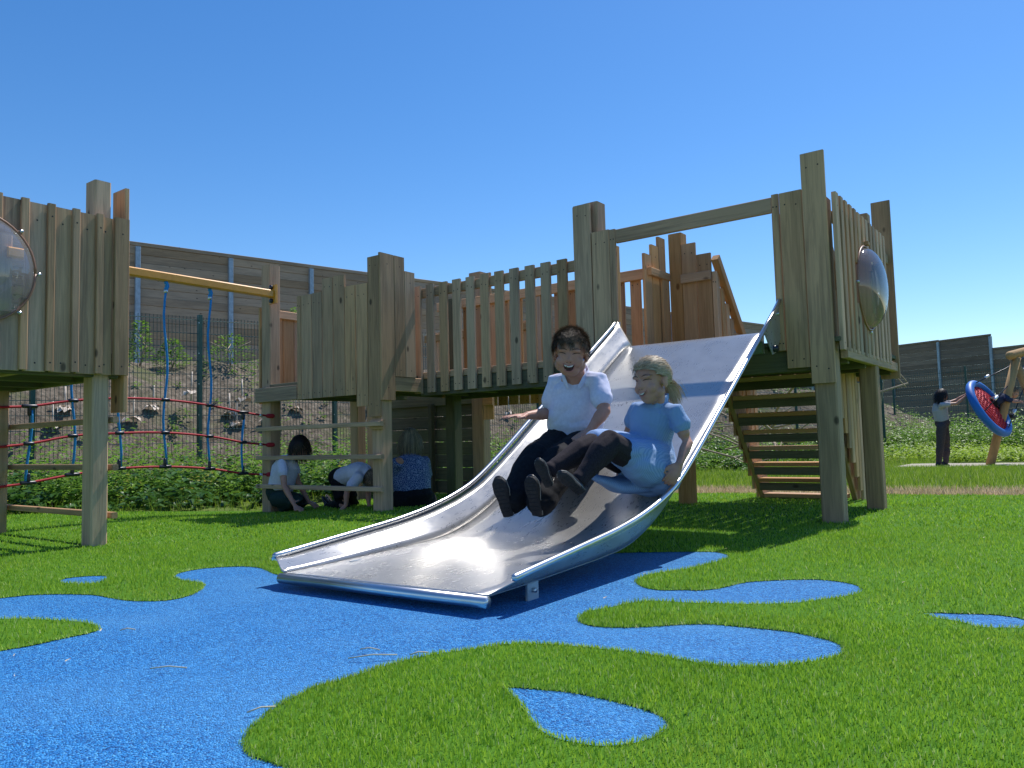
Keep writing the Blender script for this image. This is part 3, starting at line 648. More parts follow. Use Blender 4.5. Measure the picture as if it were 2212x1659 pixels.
for xx in (-6.3,-5.8,-5.3,-4.95): board(T2,'joist',xx,xx+.045,4.69,5.9,1.03,1.15,UNDER_SHADE)
for k in range(9): board(T2,'side_board',-6.60,-6.575,4.66+k*.14,4.795+k*.14,1.0 if k==0 else 1.1,1.97,WARM_BOUNCE)
board(T2,'side_rail',-6.572,-6.535,4.79,5.95,1.88,1.96,WARM_BOUNCE)
for zt in (.765,.485,.21): board(T2,'ladder_bar',-6.53,-4.78,4.575,4.61,zt-.04,zt,W)
board(T2,'ladder_bar',-4.95,-4.79,4.61,4.64,.70,.78,W)
# ------------------------------------------------ rear deck with horizontal plank wall
T4=thing('rear_deck','rear timber deck on posts with a dark horizontal plank wall behind the seated adult','play deck',(-5.9,6.6,0))
board(T4,'post',-5.29,-5.13,6.40,6.52,-.05,2.40,W,.008); board(T4,'post',-5.915,-5.86,6.38,6.44,-.05,1.0,UNDER_SHADE,.006)
board(T4,'post',-6.95,-6.83,6.42,6.54,-.05,2.3,W,.008)
board(T4,'corner_board',-5.12,-4.99,6.40,6.425,.80,2.37,W); board(T4,'beam_end',-5.10,-4.97,6.36,6.395,.95,1.06,WARM_BOUNCE)
for k in range(8):
    z0=.008+k*.1425; board(T4,'wall_plank',-6.9,-5.86,6.47,6.495,z0,z0+.1395,UNDER_SHADE); board(T4,'wall_plank',-5.856,-5.30,6.47,6.495,z0,z0+.1395-.003*(k%2),UNDER_SHADE)
board(T4,'front_beam',-6.9,-5.13,6.44,6.465,.98,1.15,UNDER_SHADE)
for k in range(10): board(T4,'deck_plank',-6.9,-5.0,6.5+k*.11,6.6+k*.11,1.155,1.185,UNDER_SHADE)
for k in range(12): board(T4,'face_board',-6.85+k*.16,-6.71+k*.16,7.45,7.475,1.0,2.0,WARM_BOUNCE)
board(T4,'top_rail',-6.9,-5.0,7.41,7.445,1.88,1.97,WARM_BOUNCE)
board(T4,'post',-5.1,-4.98,7.4,7.52,-.05,2.3,W,.008)

# ------------------------------------------------ T3: left tower
T3=thing('left_tower','timber play tower at the left edge with battened boards and a clear bubble window','play tower',(-5.4,1.8,0))
board(T3,'post',-4.98,-4.852,2.245,2.345,-.02,2.27,W,.008)
board(T3,'post',-6.45,-6.33,2.23,2.34,-.02,2.2,W,.008)
board(T3,'post',-6.45,-6.33,.75,.87,-.02,2.2,W,.008); board(T3,'post',-4.98,-4.852,.75,.87,-.02,2.2,W,.008)
board(T3,'corner_board',-5.0,-4.835,2.425,2.452,.82,2.255,W)
bat=[1.81-.1385*k for k in range(-3,9)]
bub=(1.57,1.60,.30)

def cutboard(name,x0,x1,y0,y1,z0,z1):
    yc=(y0+y1)/2; dy=abs(yc-bub[0])
    if dy<bub[2]-.01:
        hh=math.sqrt(bub[2]**2-dy*dy)-.005; board(T3,name,x0,x1,y0,y1,z0,bub[1]-hh,W); board(T3,name,x0,x1,y0,y1,bub[1]+hh,z1,W)
    else: board(T3,name,x0,x1,y0,y1,z0,z1,W)
for k,y0 in enumerate(bat):
    if k<=2 and y0>2.3: continue
    cutboard('batten',-4.804,-4.778,y0,y0+.042,1.05,2.036)
    cutboard('face_board',-4.832,-4.806,y0-.105,y0+.01,1.045,2.028)
board(T3,'face_board',-4.832,-4.806,2.24,2.335,1.045,2.028,W); board(T3,'batten',-4.804,-4.772,2.335,2.425,1.045,2.034,W)
board(T3,'top_rail',-4.868,-4.835,.8,2.24,1.9,1.98,W)
dome(T3,-4.775,bub[0],bub[1],bub[2],.15)
for k in range(14): board(T3,'deck_plank',-6.4,-4.87,.8+k*.114,.9+k*.114,1.155,1.185,UNDER_SHADE)
for xx in (-6.3,-5.9,-5.4,-4.9): board(T3,'joist',xx,xx+.045,.85,2.4,1.03,1.15,UNDER_SHADE)
board(T3,'front_beam',-6.4,-4.87,2.36,2.40,1.03,1.15,UNDER_SHADE); board(T3,'cross_brace',-6.3,-4.9,1.9,1.94,1.05,1.15,W)
for zt in (.79,.495,.20): board(T3,'ladder_bar',-6.7,-4.83,2.36,2.395,zt-.038,zt,W)
board(T3,'rear_board',-5.16,-5.02,2.425,2.45,1.1,2.0,WARM_BOUNCE)

# ------------------------------------------------ yellow beam and rope net
YB=thing('yellow_beam','ochre yellow steel beam between the left tower and the middle deck post','beam',(-6.3,3.4,2.07))
board(YB,'beam',-6.36,-6.29,2.3,4.62,2.03,2.105,YEL,.01,0)
board(YB,'end_plate',-6.38,-6.27,4.62,4.65,1.975,2.16,YEL,.004,0)
for zz in (2.0,2.135): tube(YB,'bolt',[(-6.325,4.60,zz),(-6.325,4.62,zz)],.022,BLACKP,10)
NET=thing('rope_net','red and blue climbing rope net hung below the yellow beam','rope net',(-6.3,3.4,.3))
cols={'W':(-6.32,2.10),'A':(-6.32,2.47),'B':(-6.32,2.78),'C':(-6.32,3.14),'D':(-6.32,3.53),'E':(-6.34,3.96),'F':(-6.36,4.32),'end':(-6.37,4.60)}
zs={'W':(.905,.61,.32),'A':(.925,.645,.355),'B':(.975,.70,.40),'C':(1.003,.718,.43),'D':(1.0,.718,.428),'E':(.962,.682,.391),'F':(.904,.622,.33),'end':(.873,.592,.306)}
names=['W','A','B','C','D','E','F','end']
for r in range(3):
    pts=[(-6.32,1.5,zs['W'][r]-.06)]+[(cols[n_][0],cols[n_][1],zs[n_][r]) for n_ in names]
    tube(NET,'red_rope',[tuple(p) for p in smooth_curve(pts,5)],.0095,ROPER,8,(0,0,1))
    tube(NET,'ferrule',[(-6.368,4.50,zs['end'][r]+.004),(-6.369,4.53,zs['end'][r]+.003)],.015,FERR,10)
    tube(NET,'rope_end',[(-6.37,4.60,zs['end'][r]),(-6.375,4.66,zs['end'][r])],.022,ROPER,12,caps=True)
    tube(NET,'ferrule',[(-6.32,2.17,zs['W'][r]+.003),(-6.32,2.20,zs['W'][r]+.005)],.014,FERR,10)
for n_ in ('A','B','C','D','E','F'):
    x_,y_=cols[n_]; a,b_,c_=zs[n_]; top=2.0 if n_ in 'BCDE' else a-.03
    w=lambda s:(x_,y_+.018*math.sin(s*7+ord(n_)),s)
    pts=[w(c_)]+[w(c_+(top-c_)*k/12) for k in range(1,13)]
    tube(NET,'blue_rope',pts,.010,ROPEB,8,(0,1,0))
    for r,zz in enumerate((a,b_,c_)):
        if r==2 or (r==0 and n_ in 'AF'):
            sg=1 if r==2 else -1
            tube(NET,'rope_connector',[(x_,y_-.045,zz),(x_,y_+.045,zz)],.0155,BLACKP,10,(0,0,1),True); tube(NET,'rope_connector',[(x_,y_,zz),(x_,y_,zz+sg*.06)],.0145,BLACKP,10,(0,1,0),True)
        else: tube(NET,'rope_connector',[(x_,y_-.026,zz),(x_,y_+.026,zz)],.0165,BLACKP,10,(0,0,1),True)
    if top>1.5:
        tube(NET,'ferrule',[(x_,y_,1.93),(x_,y_,1.955)],.017,FERR,10,(0,1,0)); tube(NET,'thimble',[(x_,y_,1.96),(x_,y_+.012,1.99),(x_,y_,2.02)],.018,ROPEB,10,(0,1,0),True)
        tube(NET,'shackle',[(x_,y_,2.0),(x_,y_,2.035)],.012,BOLT,8,(0,1,0))

# ------------------------------------------------ slide
SL=thing('metal_slide','wide brushed stainless steel slide with rounded side rails carrying two children','slide',(-2.17,3.2,0))
FLp=[(1.98,.067),(2.2,.07),(2.46,.078),(2.75,.088),(2.95,.10),(3.08,.122),(3.22,.165),(3.36,.222),(3.5,.30),(3.7,.42),(4.2,.735),(4.64,1.01),(4.98,1.222),(5.04,1.246),(5.10,1.250)]
RLp=[(2.10,.118),(2.45,.156),(2.8,.195),(3.0,.228),(3.2,.276),(3.38,.338),(3.5,.405),(3.7,.528),(3.9,.66),(4.2,.855),(4.6,1.115),(5.0,1.375),(5.10,1.45)]
def gsm(pts,ys,s):
    yy=np.linspace(pts[0][0],pts[-1][0],400); zz=np.interp(yy,[a for a,_ in pts],[b_ for _,b_ in pts]); 
    k=np.exp(-.5*((np.arange(-30,31)*(yy[1]-yy[0]))/s)**2); k/=k.sum(); zp=np.convolve(np.pad(2*zz[:1]*0+zz,30,mode='reflect',reflect_type='odd'),k,'valid'); return np.interp(ys,yy,zp)
ys=np.linspace(1.99,5.09,165); zf=gsm(FLp,ys,.028); yr=np.clip(ys,2.10,5.10); zr=gsm(RLp,yr,.04)
def floor_z(y): return float(np.interp(y,ys,zf))
XL,XR=-2.655,-1.635
vs=[];fs=[];nx=13
for y,z in zip(ys,zf):
    for i in range(nx): vs.append((XL+(XR-XL)*i/(nx-1),y+.05*(i/(nx-1))*max(0,1-(y-1.99)/.6),z))
for j in range(len(ys)-1):
    for i in range(nx-1): a=j*nx+i; fs.append((a,a+1,a+nx+1,a+nx))
ch=link('chute_floor',mesh_from(vs,fs,True),STEEL,SL); md=ch.modifiers.new('thickness','SOLIDIFY'); md.thickness=.006; md.offset=-1
for side,xf,xo in (('L',XL,-2.765),('R',XR,-1.565)):
    vs=[];fs=[];rows_=5
    for y,z in zip(ys,zf):
        top=np.interp(y,[1.99,2.10,5.10,5.22],[z,0,0,0]) if False else None
        zt=float(np.interp(y,yr,zr)) if y<=5.10 else float(zr[-1])+(y-5.10)*.3
        ycut=2.03 if side=='L' else 2.115; cut=min(1,max(.02,(y-1.985)/(ycut-1.985)))
        for k in range(rows_):
            t=k/(rows_-1)*cut; vs.append((xf+(xo-xf)*t**1.0,y+(.05*max(0,1-(y-1.99)/.6) if side=='R' else 0),z+(zt-z)*t))
    for j in range(len(ys)-1):
        for k in range(rows_-1): a=j*rows_+k; fs.append((a,a+1,a+rows_+1,a+rows_) if side=='L' else (a,a+rows_,a+rows_+1,a+1))
    o=link('side_wall',mesh_from(vs,fs,True),STEEL,SL); md=o.modifiers.new('thickness','SOLIDIFY'); md.thickness=.003; md.offset=-1 if side=='L' else 1
    rail=[(xo,float(y),float(z)+.004) for y,z in zip(np.linspace(2.10,5.12,60),gsm(RLp,np.linspace(2.10,5.10,60),.05))]
    rail=[(xo,float(y),float(z)+.004) for y,z in zip(np.linspace(2.03 if side=='L' else 2.10,5.04 if side=='L' else 5.11,60),gsm(RLp,np.linspace(2.10,5.06 if side=='L' else 5.10,60),.05))]
    tube(SL,'side_rail',rail,.0135,TUBE,14,(1,0,0),True)
tube(SL,'front_lip',[(XL-.012,1.985,.045),(XR+.012,2.025,.047)],.0205,TUBE,18,(0,0,1))
for x_ in (-1.66,-2.60):
    board(SL,'foot_bracket',x_,x_+.012,2.29,2.36,-.01,.075,GALV,.002,0); tube(SL,'bracket_bolt',[(x_+.01,2.325,.035),(x_+.024,2.325,.035)],.009,BOLT,8)
# outer flange plates where the slide bolts on to the tower
def yz_plate(name,xc,pts,th,mat,parent):
    n_=len(pts); vs=[(xc-th/2,a,b_) for a,b_ in pts]+[(xc+th/2,a,b_) for a,b_ in pts]
    fs=[tuple(range(n_)),tuple(range(2*n_-1,n_-1,-1))]+[(i,i+n_,(i+1)%n_+n_,(i+1)%n_) for i in range(n_)]
    return link(name,mesh_from(vs,fs),mat,parent)
for x_ in (-1.572,-2.757):
    yz_plate('mounting_plate',x_,[(4.78,1.22),(5.09,1.43),(5.113,1.445),(5.113,1.20),(5.0,1.10),(4.93,1.08)],.005,STEEL,SL)
    tube(SL,'plate_bolt',[(x_-.012,5.07,1.36),(x_+.014,5.07,1.36)],.010,BOLT,8); tube(SL,'plate_spacer',[(x_-.03,4.96,1.12),(x_+.03,4.96,1.12)],.022,BLACKP,10)
board(SL,'support_beam',-2.68,-1.65,4.98,5.02,1.10,1.18,GALV,.004,0)
# ------------------------------------------------ small loose things
brush=thing('brushwood_pile','loose pile of pale cut branches behind the staircase','branches',(-2.8,11,0))
for k in range(22):
    a=random.uniform(0,6.28); L=random.uniform(.8,1.9); p=Vector((random.uniform(-4.2,-2.9),random.uniform(10.2,11.4),random.uniform(.15,.75)))
    d=Vector((math.cos(a),math.sin(a)*.4,random.uniform(-.1,.45)))
    tube(brush,'branch',smooth_curve([p,p+d*L*.4+Vector((0,0,random.uniform(-.1,.15))),p+d*L],4),random.uniform(.007,.02),TWIG,6)
for pts in ([(-1.822,9.808,1.355),(-1.739,9.875,1.287),(-1.675,9.930,1.204),(-1.631,9.969,1.132)],[(-1.792,9.897,1.303),(-1.741,9.943,1.209),(-1.653,10.020,1.076)],[(-1.848,9.896,1.544),(-1.807,9.931,1.499),(-1.751,9.980,1.415)],[(-2.035,9.753,0.198),(-1.914,9.795,0.736),(-1.822,9.808,1.355)],[(-2.024,9.824,0.196),(-1.939,9.876,1.011),(-1.848,9.896,1.544)]):
    tube(brush,'branch',smooth_curve(pts,4),.006,TWIG,5)
def straw(p,ang,L,label):
    x_,y_=p; d=Vector((math.cos(ang),math.sin(ang),0)); P=Vector((x_,y_,.012)); o=tube(None,'straw',[P,P+d*L*.5+Vector((0,0,.006)),P+d*L+Vector((0,0,.002))],.0018,STRAW,5); tag(o,label,'straw','dry straws dropped on the blue rubber')
G_=lambda t:(t[0],t[1])
SPS=[((-1.62,1.42),.75,.13,'longest dry straw on the blue rubber in front of the slide lip'),((-1.66,1.50),.3,.06,'short dry straw just above the longest one on the blue rubber'),((-1.50,1.53),.9,.05,'short bent straw nearest to the slide lip on the blue rubber'),((-2.0,1.08),.55,.10,'single dry straw lying alone on the left part of the blue rubber'),((-1.49,1.02),1.1,.06,'short straw at the tip of the large grass lobe in the foreground'),((-2.5,1.25),.6,.05,'faint thin straw near the left grass lobe')]
for a in SPS: straw(*a)
lp=[]
for k in range(46):
    r_=random.uniform(2.2,6); a_=random.uniform(math.radians(84),math.radians(165)); lp.append((r_*math.cos(a_),r_*math.sin(a_)))
parts=[]
for a_,b_ in lp:
    an=random.uniform(0,6.28); s_=random.uniform(.006,.018); z_=float(gz(a_,b_))+.026; parts.append(([(a_,b_,z_),(a_+s_*math.cos(an),b_+s_*math.sin(an),z_+.006),(a_+s_*.4*math.cos(an+1.2),b_+s_*.4*math.sin(an+1.2),z_+.002)],[(0,1,2)]))
v,f=join_geo(parts); tag(link('leaf_litter',mesh_from(v,f),STRAW),'tiny pale leaf bits scattered over the artificial grass','litter',kind='stuff')

# ------------------------------------------------ nest swing on the right
SW=thing('swing_frame','round log swing frame with a leaning leg at the right edge','swing frame',(-1.525,17.524,-0.196))
tube(SW,'leg',[(-1.527,17.525,-0.222),(-1.266,17.692,0.773),(-0.972,17.870,1.918)],.078,LOG,14)
tube(SW,'leg',[(-1.024,17.957,1.901),(-0.840,18.280,1.218),(-0.648,18.803,-0.261)],.078,LOG,14)
tube(SW,'crossbeam',[(-1.064,17.674,1.948),(-0.676,19.064,2.168),(0.025,21.051,2.488)],.085,LOG,14,(0,0,1),True)
NS=thing('nest_swing','round nest swing with thick blue rim and red net being pushed up at an angle','nest swing',(-1.450,17.354,0.938))
c0=Vector((-1.450,17.354,0.938)); e1=Vector((-1.182,17.588,0.537))-c0; e2=(Vector((-1.534,16.865,0.837))-c0); e2=(e2-e1*(e2.dot(e1)/e1.length_squared)).normalized()*e1.length*1.0; nrm=e1.cross(e2).normalized()
ringp=[c0+e1*math.cos(a)+e2*math.sin(a) for a in np.linspace(0,2*math.pi,41)]
BLUER=simple('blue_swing_rim',(.01,.14,.5),.5); REDN=simple('red_net_cord',(.5,.02,.04),.7)
v,f=tube_geo(ringp,.075,12,nrm,False); link('rim',mesh_from(v,f,True),BLUER,NS)
parts=[]
for k in range(-6,7):
    t=k/7; h=math.sqrt(1-t*t)*.93
    for A,B_ in ((e1,e2),(e2,e1)):
        parts.append(tube_geo([c0+A*t-B_*h,c0+A*t-nrm*.05*(1-t*t),c0+A*t+B_*h],.017,5,nrm,False))
    d1=(e1+e2)*.707; d2=(e1-e2)*.707; parts.append(tube_geo([c0+d1*t-d2*h,c0+d1*t+d2*h],.014,5,nrm,False)); parts.append(tube_geo([c0+d2*t-d1*h,c0+d2*t+d1*h],.014,5,nrm,False))
v,f=join_geo(parts); link('seat_net',mesh_from(v,f,True),REDN,NS)
hook=Vector((-0.671,18.825,2.101))
for a in (.4,1.9,-1.2,3.3):
    p=c0+e1*math.cos(a)*1.02+e2*math.sin(a)*1.02; tube(NS,'hanging_rope',[p,(p+hook)/2-Vector((0,0,.03)),hook],.011,BLACKP,6); q=p.lerp(hook,.22); tube(NS,'ferrule',[q,p.lerp(hook,.27)],.03,FERR,8)

# ------------------------------------------------ people
SKIN,nt,b=newmat('skin'); n=noisen(nt,coords(nt,rand=False),14,4); nt.links.new(ramp(nt,n,[(.3,(.42,.205,.14)),(.7,(.54,.28,.205))]),b.inputs['Base Color']); b.inputs['Roughness'].default_value=.5
b.inputs['Subsurface Weight'].default_value=.12; b.inputs['Subsurface Radius'].default_value=(.012,.005,.003); b.inputs['Specular IOR Level'].default_value=.35
def cloth(name,c1,c2,scale=60,rough=.85,bmp=.15):
    m,nt,b=newmat(name); n=noisen(nt,coords(nt,rand=False),scale,4); nt.links.new(ramp(nt,n,[(.35,c1),(.65,c2)]),b.inputs['Base Color']); b.inputs['Roughness'].default_value=rough
    b.inputs['Specular IOR Level'].default_value=.2; b.inputs['Sheen Weight'].default_value=.1 if c1[0]>.2 else 0; bump(nt,b,n,bmp,.003); return m
POLO=cloth('white_polo_cotton',(.58,.60,.78),(.66,.68,.86)); BLACKC=cloth('black_trouser_cloth',(.005,.0055,.008),(.010,.011,.015)); TIGHTS=cloth('dark_grey_tights',(.017,.013,.017),(.032,.026,.032),180)
SHOE=simple('black_school_shoe',(.010,.010,.013),.38,0,25,.2); SOLE=simple('dark_rubber_sole',(.022,.022,.026),.7,0,60,.3,.3,.4); EDGEM=simple('pale_shoe_edge',(.30,.29,.27),.7)
GREYT=cloth('light_grey_tshirt',(.36,.35,.38),(.42,.41,.44)); NAVY=cloth('navy_tshirt',(.02,.03,.07),(.035,.045,.09)); BROWNT=cloth('dark_brown_trousers',(.06,.045,.05),(.09,.07,.075)); GREENT=cloth('dark_green_trousers',(.012,.03,.03),(.02,.045,.04))
# gingham-like fine stripes
DRESS,nt,b=newmat('blue_striped_dress_cotton'); v=coords(nt,(1,1,1),rand=False); wv=N(nt,'ShaderNodeTexWave'); wv.inputs['Scale'].default_value=60; wv.inputs['Distortion'].default_value=.2; wv.bands_direction='X'; nt.links.new(v,wv.inputs['Vector'])
nt.links.new(ramp(nt,wv.outputs['Fac'],[(.3,(.17,.29,.52)),(.7,(.25,.37,.60))]),b.inputs['Base Color']); b.inputs['Roughness'].default_value=.85
PRINT,nt,b=newmat('blue_patterned_blouse'); v=coords(nt,rand=False); vo=N(nt,'ShaderNodeTexVoronoi'); vo.inputs['Scale'].default_value=62; vo.feature='DISTANCE_TO_EDGE'; nt.links.new(v,vo.inputs['Vector'])
nt.links.new(ramp(nt,vo.outputs['Distance'],[(.04,(.24,.32,.50)),(.10,(.015,.05,.18))]),b.inputs['Base Color']); b.inputs['Roughness'].default_value=.8
def hairmat(name,a,b_):
    m,nt,b=newmat(name); at=N(nt,'ShaderNodeAttribute'); at.attribute_name='tone'; nt.links.new(ramp(nt,at.outputs['Fac'],[(0,a),(1,b_)]),b.inputs['Base Color']); b.inputs['Roughness'].default_value=.5; b.inputs['Specular IOR Level'].default_value=.3; return m
HBROWN=hairmat('brown_hair',(.06,.042,.03),(.30,.215,.15)); HBLOND=hairmat('blonde_hair',(.27,.20,.125),(.60,.48,.33)); HDARK=hairmat('dark_hair',(.008,.006,.006),(.03,.02,.016)); HGREY=hairmat('ash_blonde_hair',(.05,.04,.03),(.42,.35,.23))
MOUTHM=simple('dark_open_mouth',(.05,.008,.010),.5); LIP=simple('lips',(.45,.16,.14),.45); TEETH=simple('teeth',(.75,.72,.66),.3); LASH=simple('closed_eyelash_line',(.02,.012,.01),.6); BROW=simple('eyebrow_hair',(.10,.06,.035),.7)
def union(name,parts,voxel,mat,parent=None,smooth=2,fold=0,ffreq=14,seed=0):
    v,f=join_geo(parts); me=mesh_from(v,f,True,name); o=bpy.data.objects.new(name,me); COL.objects.link(o)
    bm=bmesh.new(); bm.from_mesh(me); bmesh.ops.recalc_face_normals(bm,faces=bm.faces); bm.to_mesh(me); bm.free()
    r=o.modifiers.new('r','REMESH'); r.mode='VOXEL'; r.voxel_size=voxel; r.use_smooth_shade=True
    if smooth: s_=o.modifiers.new('s','SMOOTH'); s_.iterations=smooth; s_.factor=.5
    dg=bpy.context.evaluated_depsgraph_get(); m2=bpy.data.meshes.new_from_object(o.evaluated_get(dg)); bpy.data.objects.remove(o); bpy.data.meshes.remove(me)
    m2.name=name; m2.materials.clear(); m2.materials.append(mat)
    if fold:
        n=len(m2.vertices); co=np.empty(n*3,np.float32); no=np.empty(n*3,np.float32); m2.vertices.foreach_get('co',co); m2.vertices.foreach_get('normal',no); co=co.reshape(-1,3); no=no.reshape(-1,3)
        r_=np.random.default_rng(seed+5); d=0
        for k in range(6):
            w=r_.normal(size=3); w/=np.linalg.norm(w); q=ffreq*r_.uniform(.6,1.7); w2=r_.normal(size=3)
            d=d+np.abs(np.sin(q*(co@w)+1.7*np.sin(q*.45*(co@w2))+r_.uniform(0,6)))**.7-.6
        co=co+no*(fold*d/2.2)[:,None]; m2.vertices.foreach_set('co',co.ravel().astype(np.float32)); m2.update()
    for p in m2.polygons: p.use_smooth=True
    o=bpy.data.objects.new(name,m2); COL.objects.link(o)
    if parent is not None: o.parent=parent; o.matrix_parent_inverse=pinv(parent)
    return o
def ell(c,rx,ry,rz,R=None,n=14):
    vs=[];fs=[]; c=Vector(c); m=n//2
    for i in range(1,m):
        th=math.pi*i/m
        for j in range(n):
            ph=2*math.pi*j/n; p=Vector((rx*math.sin(th)*math.cos(ph),ry*math.sin(th)*math.sin(ph),rz*math.cos(th)))
            vs.append(c+(R@p if R is not None else p))
    for i in range(m-2):
        for j in range(n): fs.append((i*n+j,(i+1)*n+j,(i+1)*n+(j+1)%n,i*n+(j+1)%n))
    t=Vector((0,0,rz)); a=len(vs); vs.append(c+(R@t if R is not None else t)); vs.append(c-(R@t if R is not None else t))
    for j in range(n): fs.append((a,j,(j+1)%n)); fs.append((a+1,(m-2)*n+(j+1)%n,(m-2)*n+j))
    return vs,fs
def frame(fwd,up):
    """head/hand frame: columns are right, forward, up"""
    f=Vector(fwd).normalized(); u=Vector(up); r=f.cross(u).normalized(); u=r.cross(f).normalized(); return Matrix((r,f,u)).transposed()
def head_parts(c,R,s=1.0,ears=True,cheek=1.0):
    c=Vector(c); P=[]
    def E(x,y,z,a,b_,d): P.append(ell(c+R@Vector((x,y,z))*s,a*s,b_*s,d*s,R))
    E(0,-.012,.030,.074,.090,.082); E(0,.018,-.012,.063,.068,.070); E(0,.032,-.062,.044*cheek,.046,.046); E(0,.050,-.083,.022,.022,.020)
    for sx in (-1,1):
        E(sx*.034,.052,-.028,.028*cheek,.026,.026*cheek); E(sx*.030,.066,.030,.026,.014,.010); E(sx*.045,.010,-.055,.026*cheek,.035,.030)
        if ears: E(sx*.077,-.010,-.012,.009,.017,.030); E(sx*.080,-.016,.006,.008,.014,.016)
    P.append(tube_geo([c+R@Vector((0,.074,.010))*s,c+R@Vector((0,.087,-.016))*s],[.007*s,.0105*s],8)); E(-.010,.082,-.019,.008,.008,.007); E(.010,.082,-.019,.008,.008,.007)
    E(0,.079,-.043,.024,.012,.009); E(0,.074,-.063,.020,.012,.009)
    return P
def hand_parts(w,fwd,nrm,s=1.0,curl=.3,spread=.16,thumb=1,pose=None):
    """palm from wrist w along fwd; nrm is the back-of-hand normal; thumb side +1/-1"""
    w=Vector(w); f=Vector(fwd).normalized(); n=Vector(nrm); n=(n-f*n.dot(f)).normalized(); sd=f.cross(n).normalized()*thumb; P=[]
    L=.075*s
    P.append(tube_geo([w-f*.012*s,w+f*L*.35,w+f*L*.8,w+f*L],[(.020*s,.015*s),(.030*s,.013*s),(.034*s,.011*s),(.031*s,.009*s)],10,n))
    for i,(o,l) in enumerate(((.026,.062),(.0088,.070),(-.0085,.066),(-.025,.052))):
        b0=w+f*L*.92+sd*o*s; d=(f+sd*(1.5-i)*spread).normalized(); c_=curl if pose is None else pose[i]; pts=[b0-d*.012*s,b0]
        a=c_*.6
        for q in (.45,.32,.23):
            dd=d*math.cos(a)-n*math.sin(a); pts.append(pts[-1]+dd*l*q*s); a+=c_
        P.append(tube_geo(pts,[.0085*s,.0083*s,.0078*s,.0072*s,.006*s],8,n))
    b0=w+f*.016*s+sd*.020*s; d=(f*.75+sd*.75-n*.25).normalized(); P.append(tube_geo([b0,b0+d*.026*s,b0+(d*1.0+f*.25).normalized()*.048*s,b0+(d*.8+f*.6).normalized()*.066*s],[.012*s,.0105*s,.009*s,.007*s],8,n))
    return P
def limb(a,b_,c,ra,rb,rc,rm=None):
    a,b_,c=Vector(a),Vector(b_),Vector(c); return tube_geo([a,a.lerp(b_,.35),a.lerp(b_,.75),b_,b_.lerp(c,.3),b_.lerp(c,.7),c],[ra,ra*.98,(ra+rb*2)/3,rb,(rm or rb)*1.04,(rb+rc*2)/3,rc],12)
def face(parent,body,c,R,s,smile='open',gap=True):
    """eyes, brows and mouth laid on the real face surface"""
    deps=body.data; bv=BVHTree.FromPolygons([v.co for v in deps.vertices],[tuple(p.vertices) for p in deps.polygons]); c=Vector(c)
    def on(x,z,off=.0005):
        o=c+R@Vector((x,.2,z))*s; h=bv.ray_cast(o,-(R@Vector((0,1,0))),.3)
        p=h[0] if h[0] is not None else c+R@Vector((x,.085,z))*s
        return p+R@Vector((0,off,0))
    def strip(name,pts,r,mat):
        v,f=tube_geo([on(x,z) for x,z in pts],r,6,tuple(R@Vector((0,1,0))),True); return link(name,mesh_from(v,f,True),mat,parent)
    for sx in (-1,1):
        strip('eye',[(sx*(.033+.017*t),(.017-.005*t*t)*1.0+ (.0)) for t in (-1,-.5,0,.5,1)],[.0011,.0022,.0026,.0022,.0011],LASH)
        strip('eyebrow',[(sx*(.033+.021*t),.038-.006*t*t) for t in (-1,-.4,.2,.7,1)],[.0016,.003,.003,.0022,.001],BROW)
        strip('nostril',[(sx*.007,-.0265),(sx*.010,-.0265)],.0018,LASH)
    def patch(name,outline,off,mat):
        cen=(sum(p[0] for p in outline)/len(outline),sum(p[1] for p in outline)/len(outline)); vs=[]; fs=[]; n=len(outline)
        for k in (1,.66,.33): vs+=[on(cen[0]+(x-cen[0])*k,cen[1]+(z-cen[1])*k,off) for x,z in outline]
        vs.append(on(*cen,off))
        for r in range(2):
            for j in range(n): fs.append((r*n+j,r*n+(j+1)%n,(r+1)*n+(j+1)%n,(r+1)*n+j))
        for j in range(n): fs.append((2*n+j,2*n+(j+1)%n,3*n))
        return link(name,mesh_from(vs,fs,True),mat,parent)
    if smile=='open':
        w=.027; top=[(w*t,-.044+.006*t*t) for t in np.linspace(-1,1,9)]; bot=[(w*t,-.068+.025*t**4) for t in np.linspace(1,-1,9)][1:-1]
        patch('mouth',top+bot,.0012,MOUTHM); patch('teeth',[(w*.86*t,-.0435+.006*t*t) for t in np.linspace(-1,1,9)]+[(w*.8*t,-.0490+.006*t*t) for t in np.linspace(1,-1,9)],.0024,TEETH)
        strip('lip',[(w*1.05*t,-.071+.027*t**4) for t in np.linspace(-1,1,9)],[.0015,.0028,.0034,.0036,.0038,.0036,.0034,.0028,.0015],LIP); strip('lip',[(w*1.05*t,-.041+.007*t*t) for t in np.linspace(-1,1,9)],.0022,LIP)
        if gap: patch('tooth_gap',[(.0075,-.0435),(.011,-.0435),(.0105,-.052),(.0075,-.052)],.003,MOUTHM)
    else:
        w=.026; patch('mouth',[(w*t,-.048+.009*t*t) for t in np.linspace(-1,1,9)]+[(w*t,-.060+.019*t*t) for t in np.linspace(1,-1,9)][1:-1],.001,MOUTHM)
        patch('teeth',[(w*.85*t,-.0488+.008*t*t) for t in np.linspace(-1,1,9)]+[(w*.8*t,-.0555+.014*t*t) for t in np.linspace(1,-1,9)][1:-1],.002,TEETH)
        strip('lip',[(w*1.08*t,-.063+.021*t*t) for t in np.linspace(-1,1,9)],[.0012,.0024,.003,.0032,.0034,.0032,.003,.0024,.0012],LIP); strip('lip',[(w*1.08*t,-.046+.009*t*t) for t in np.linspace(-1,1,9)],.0019,LIP)
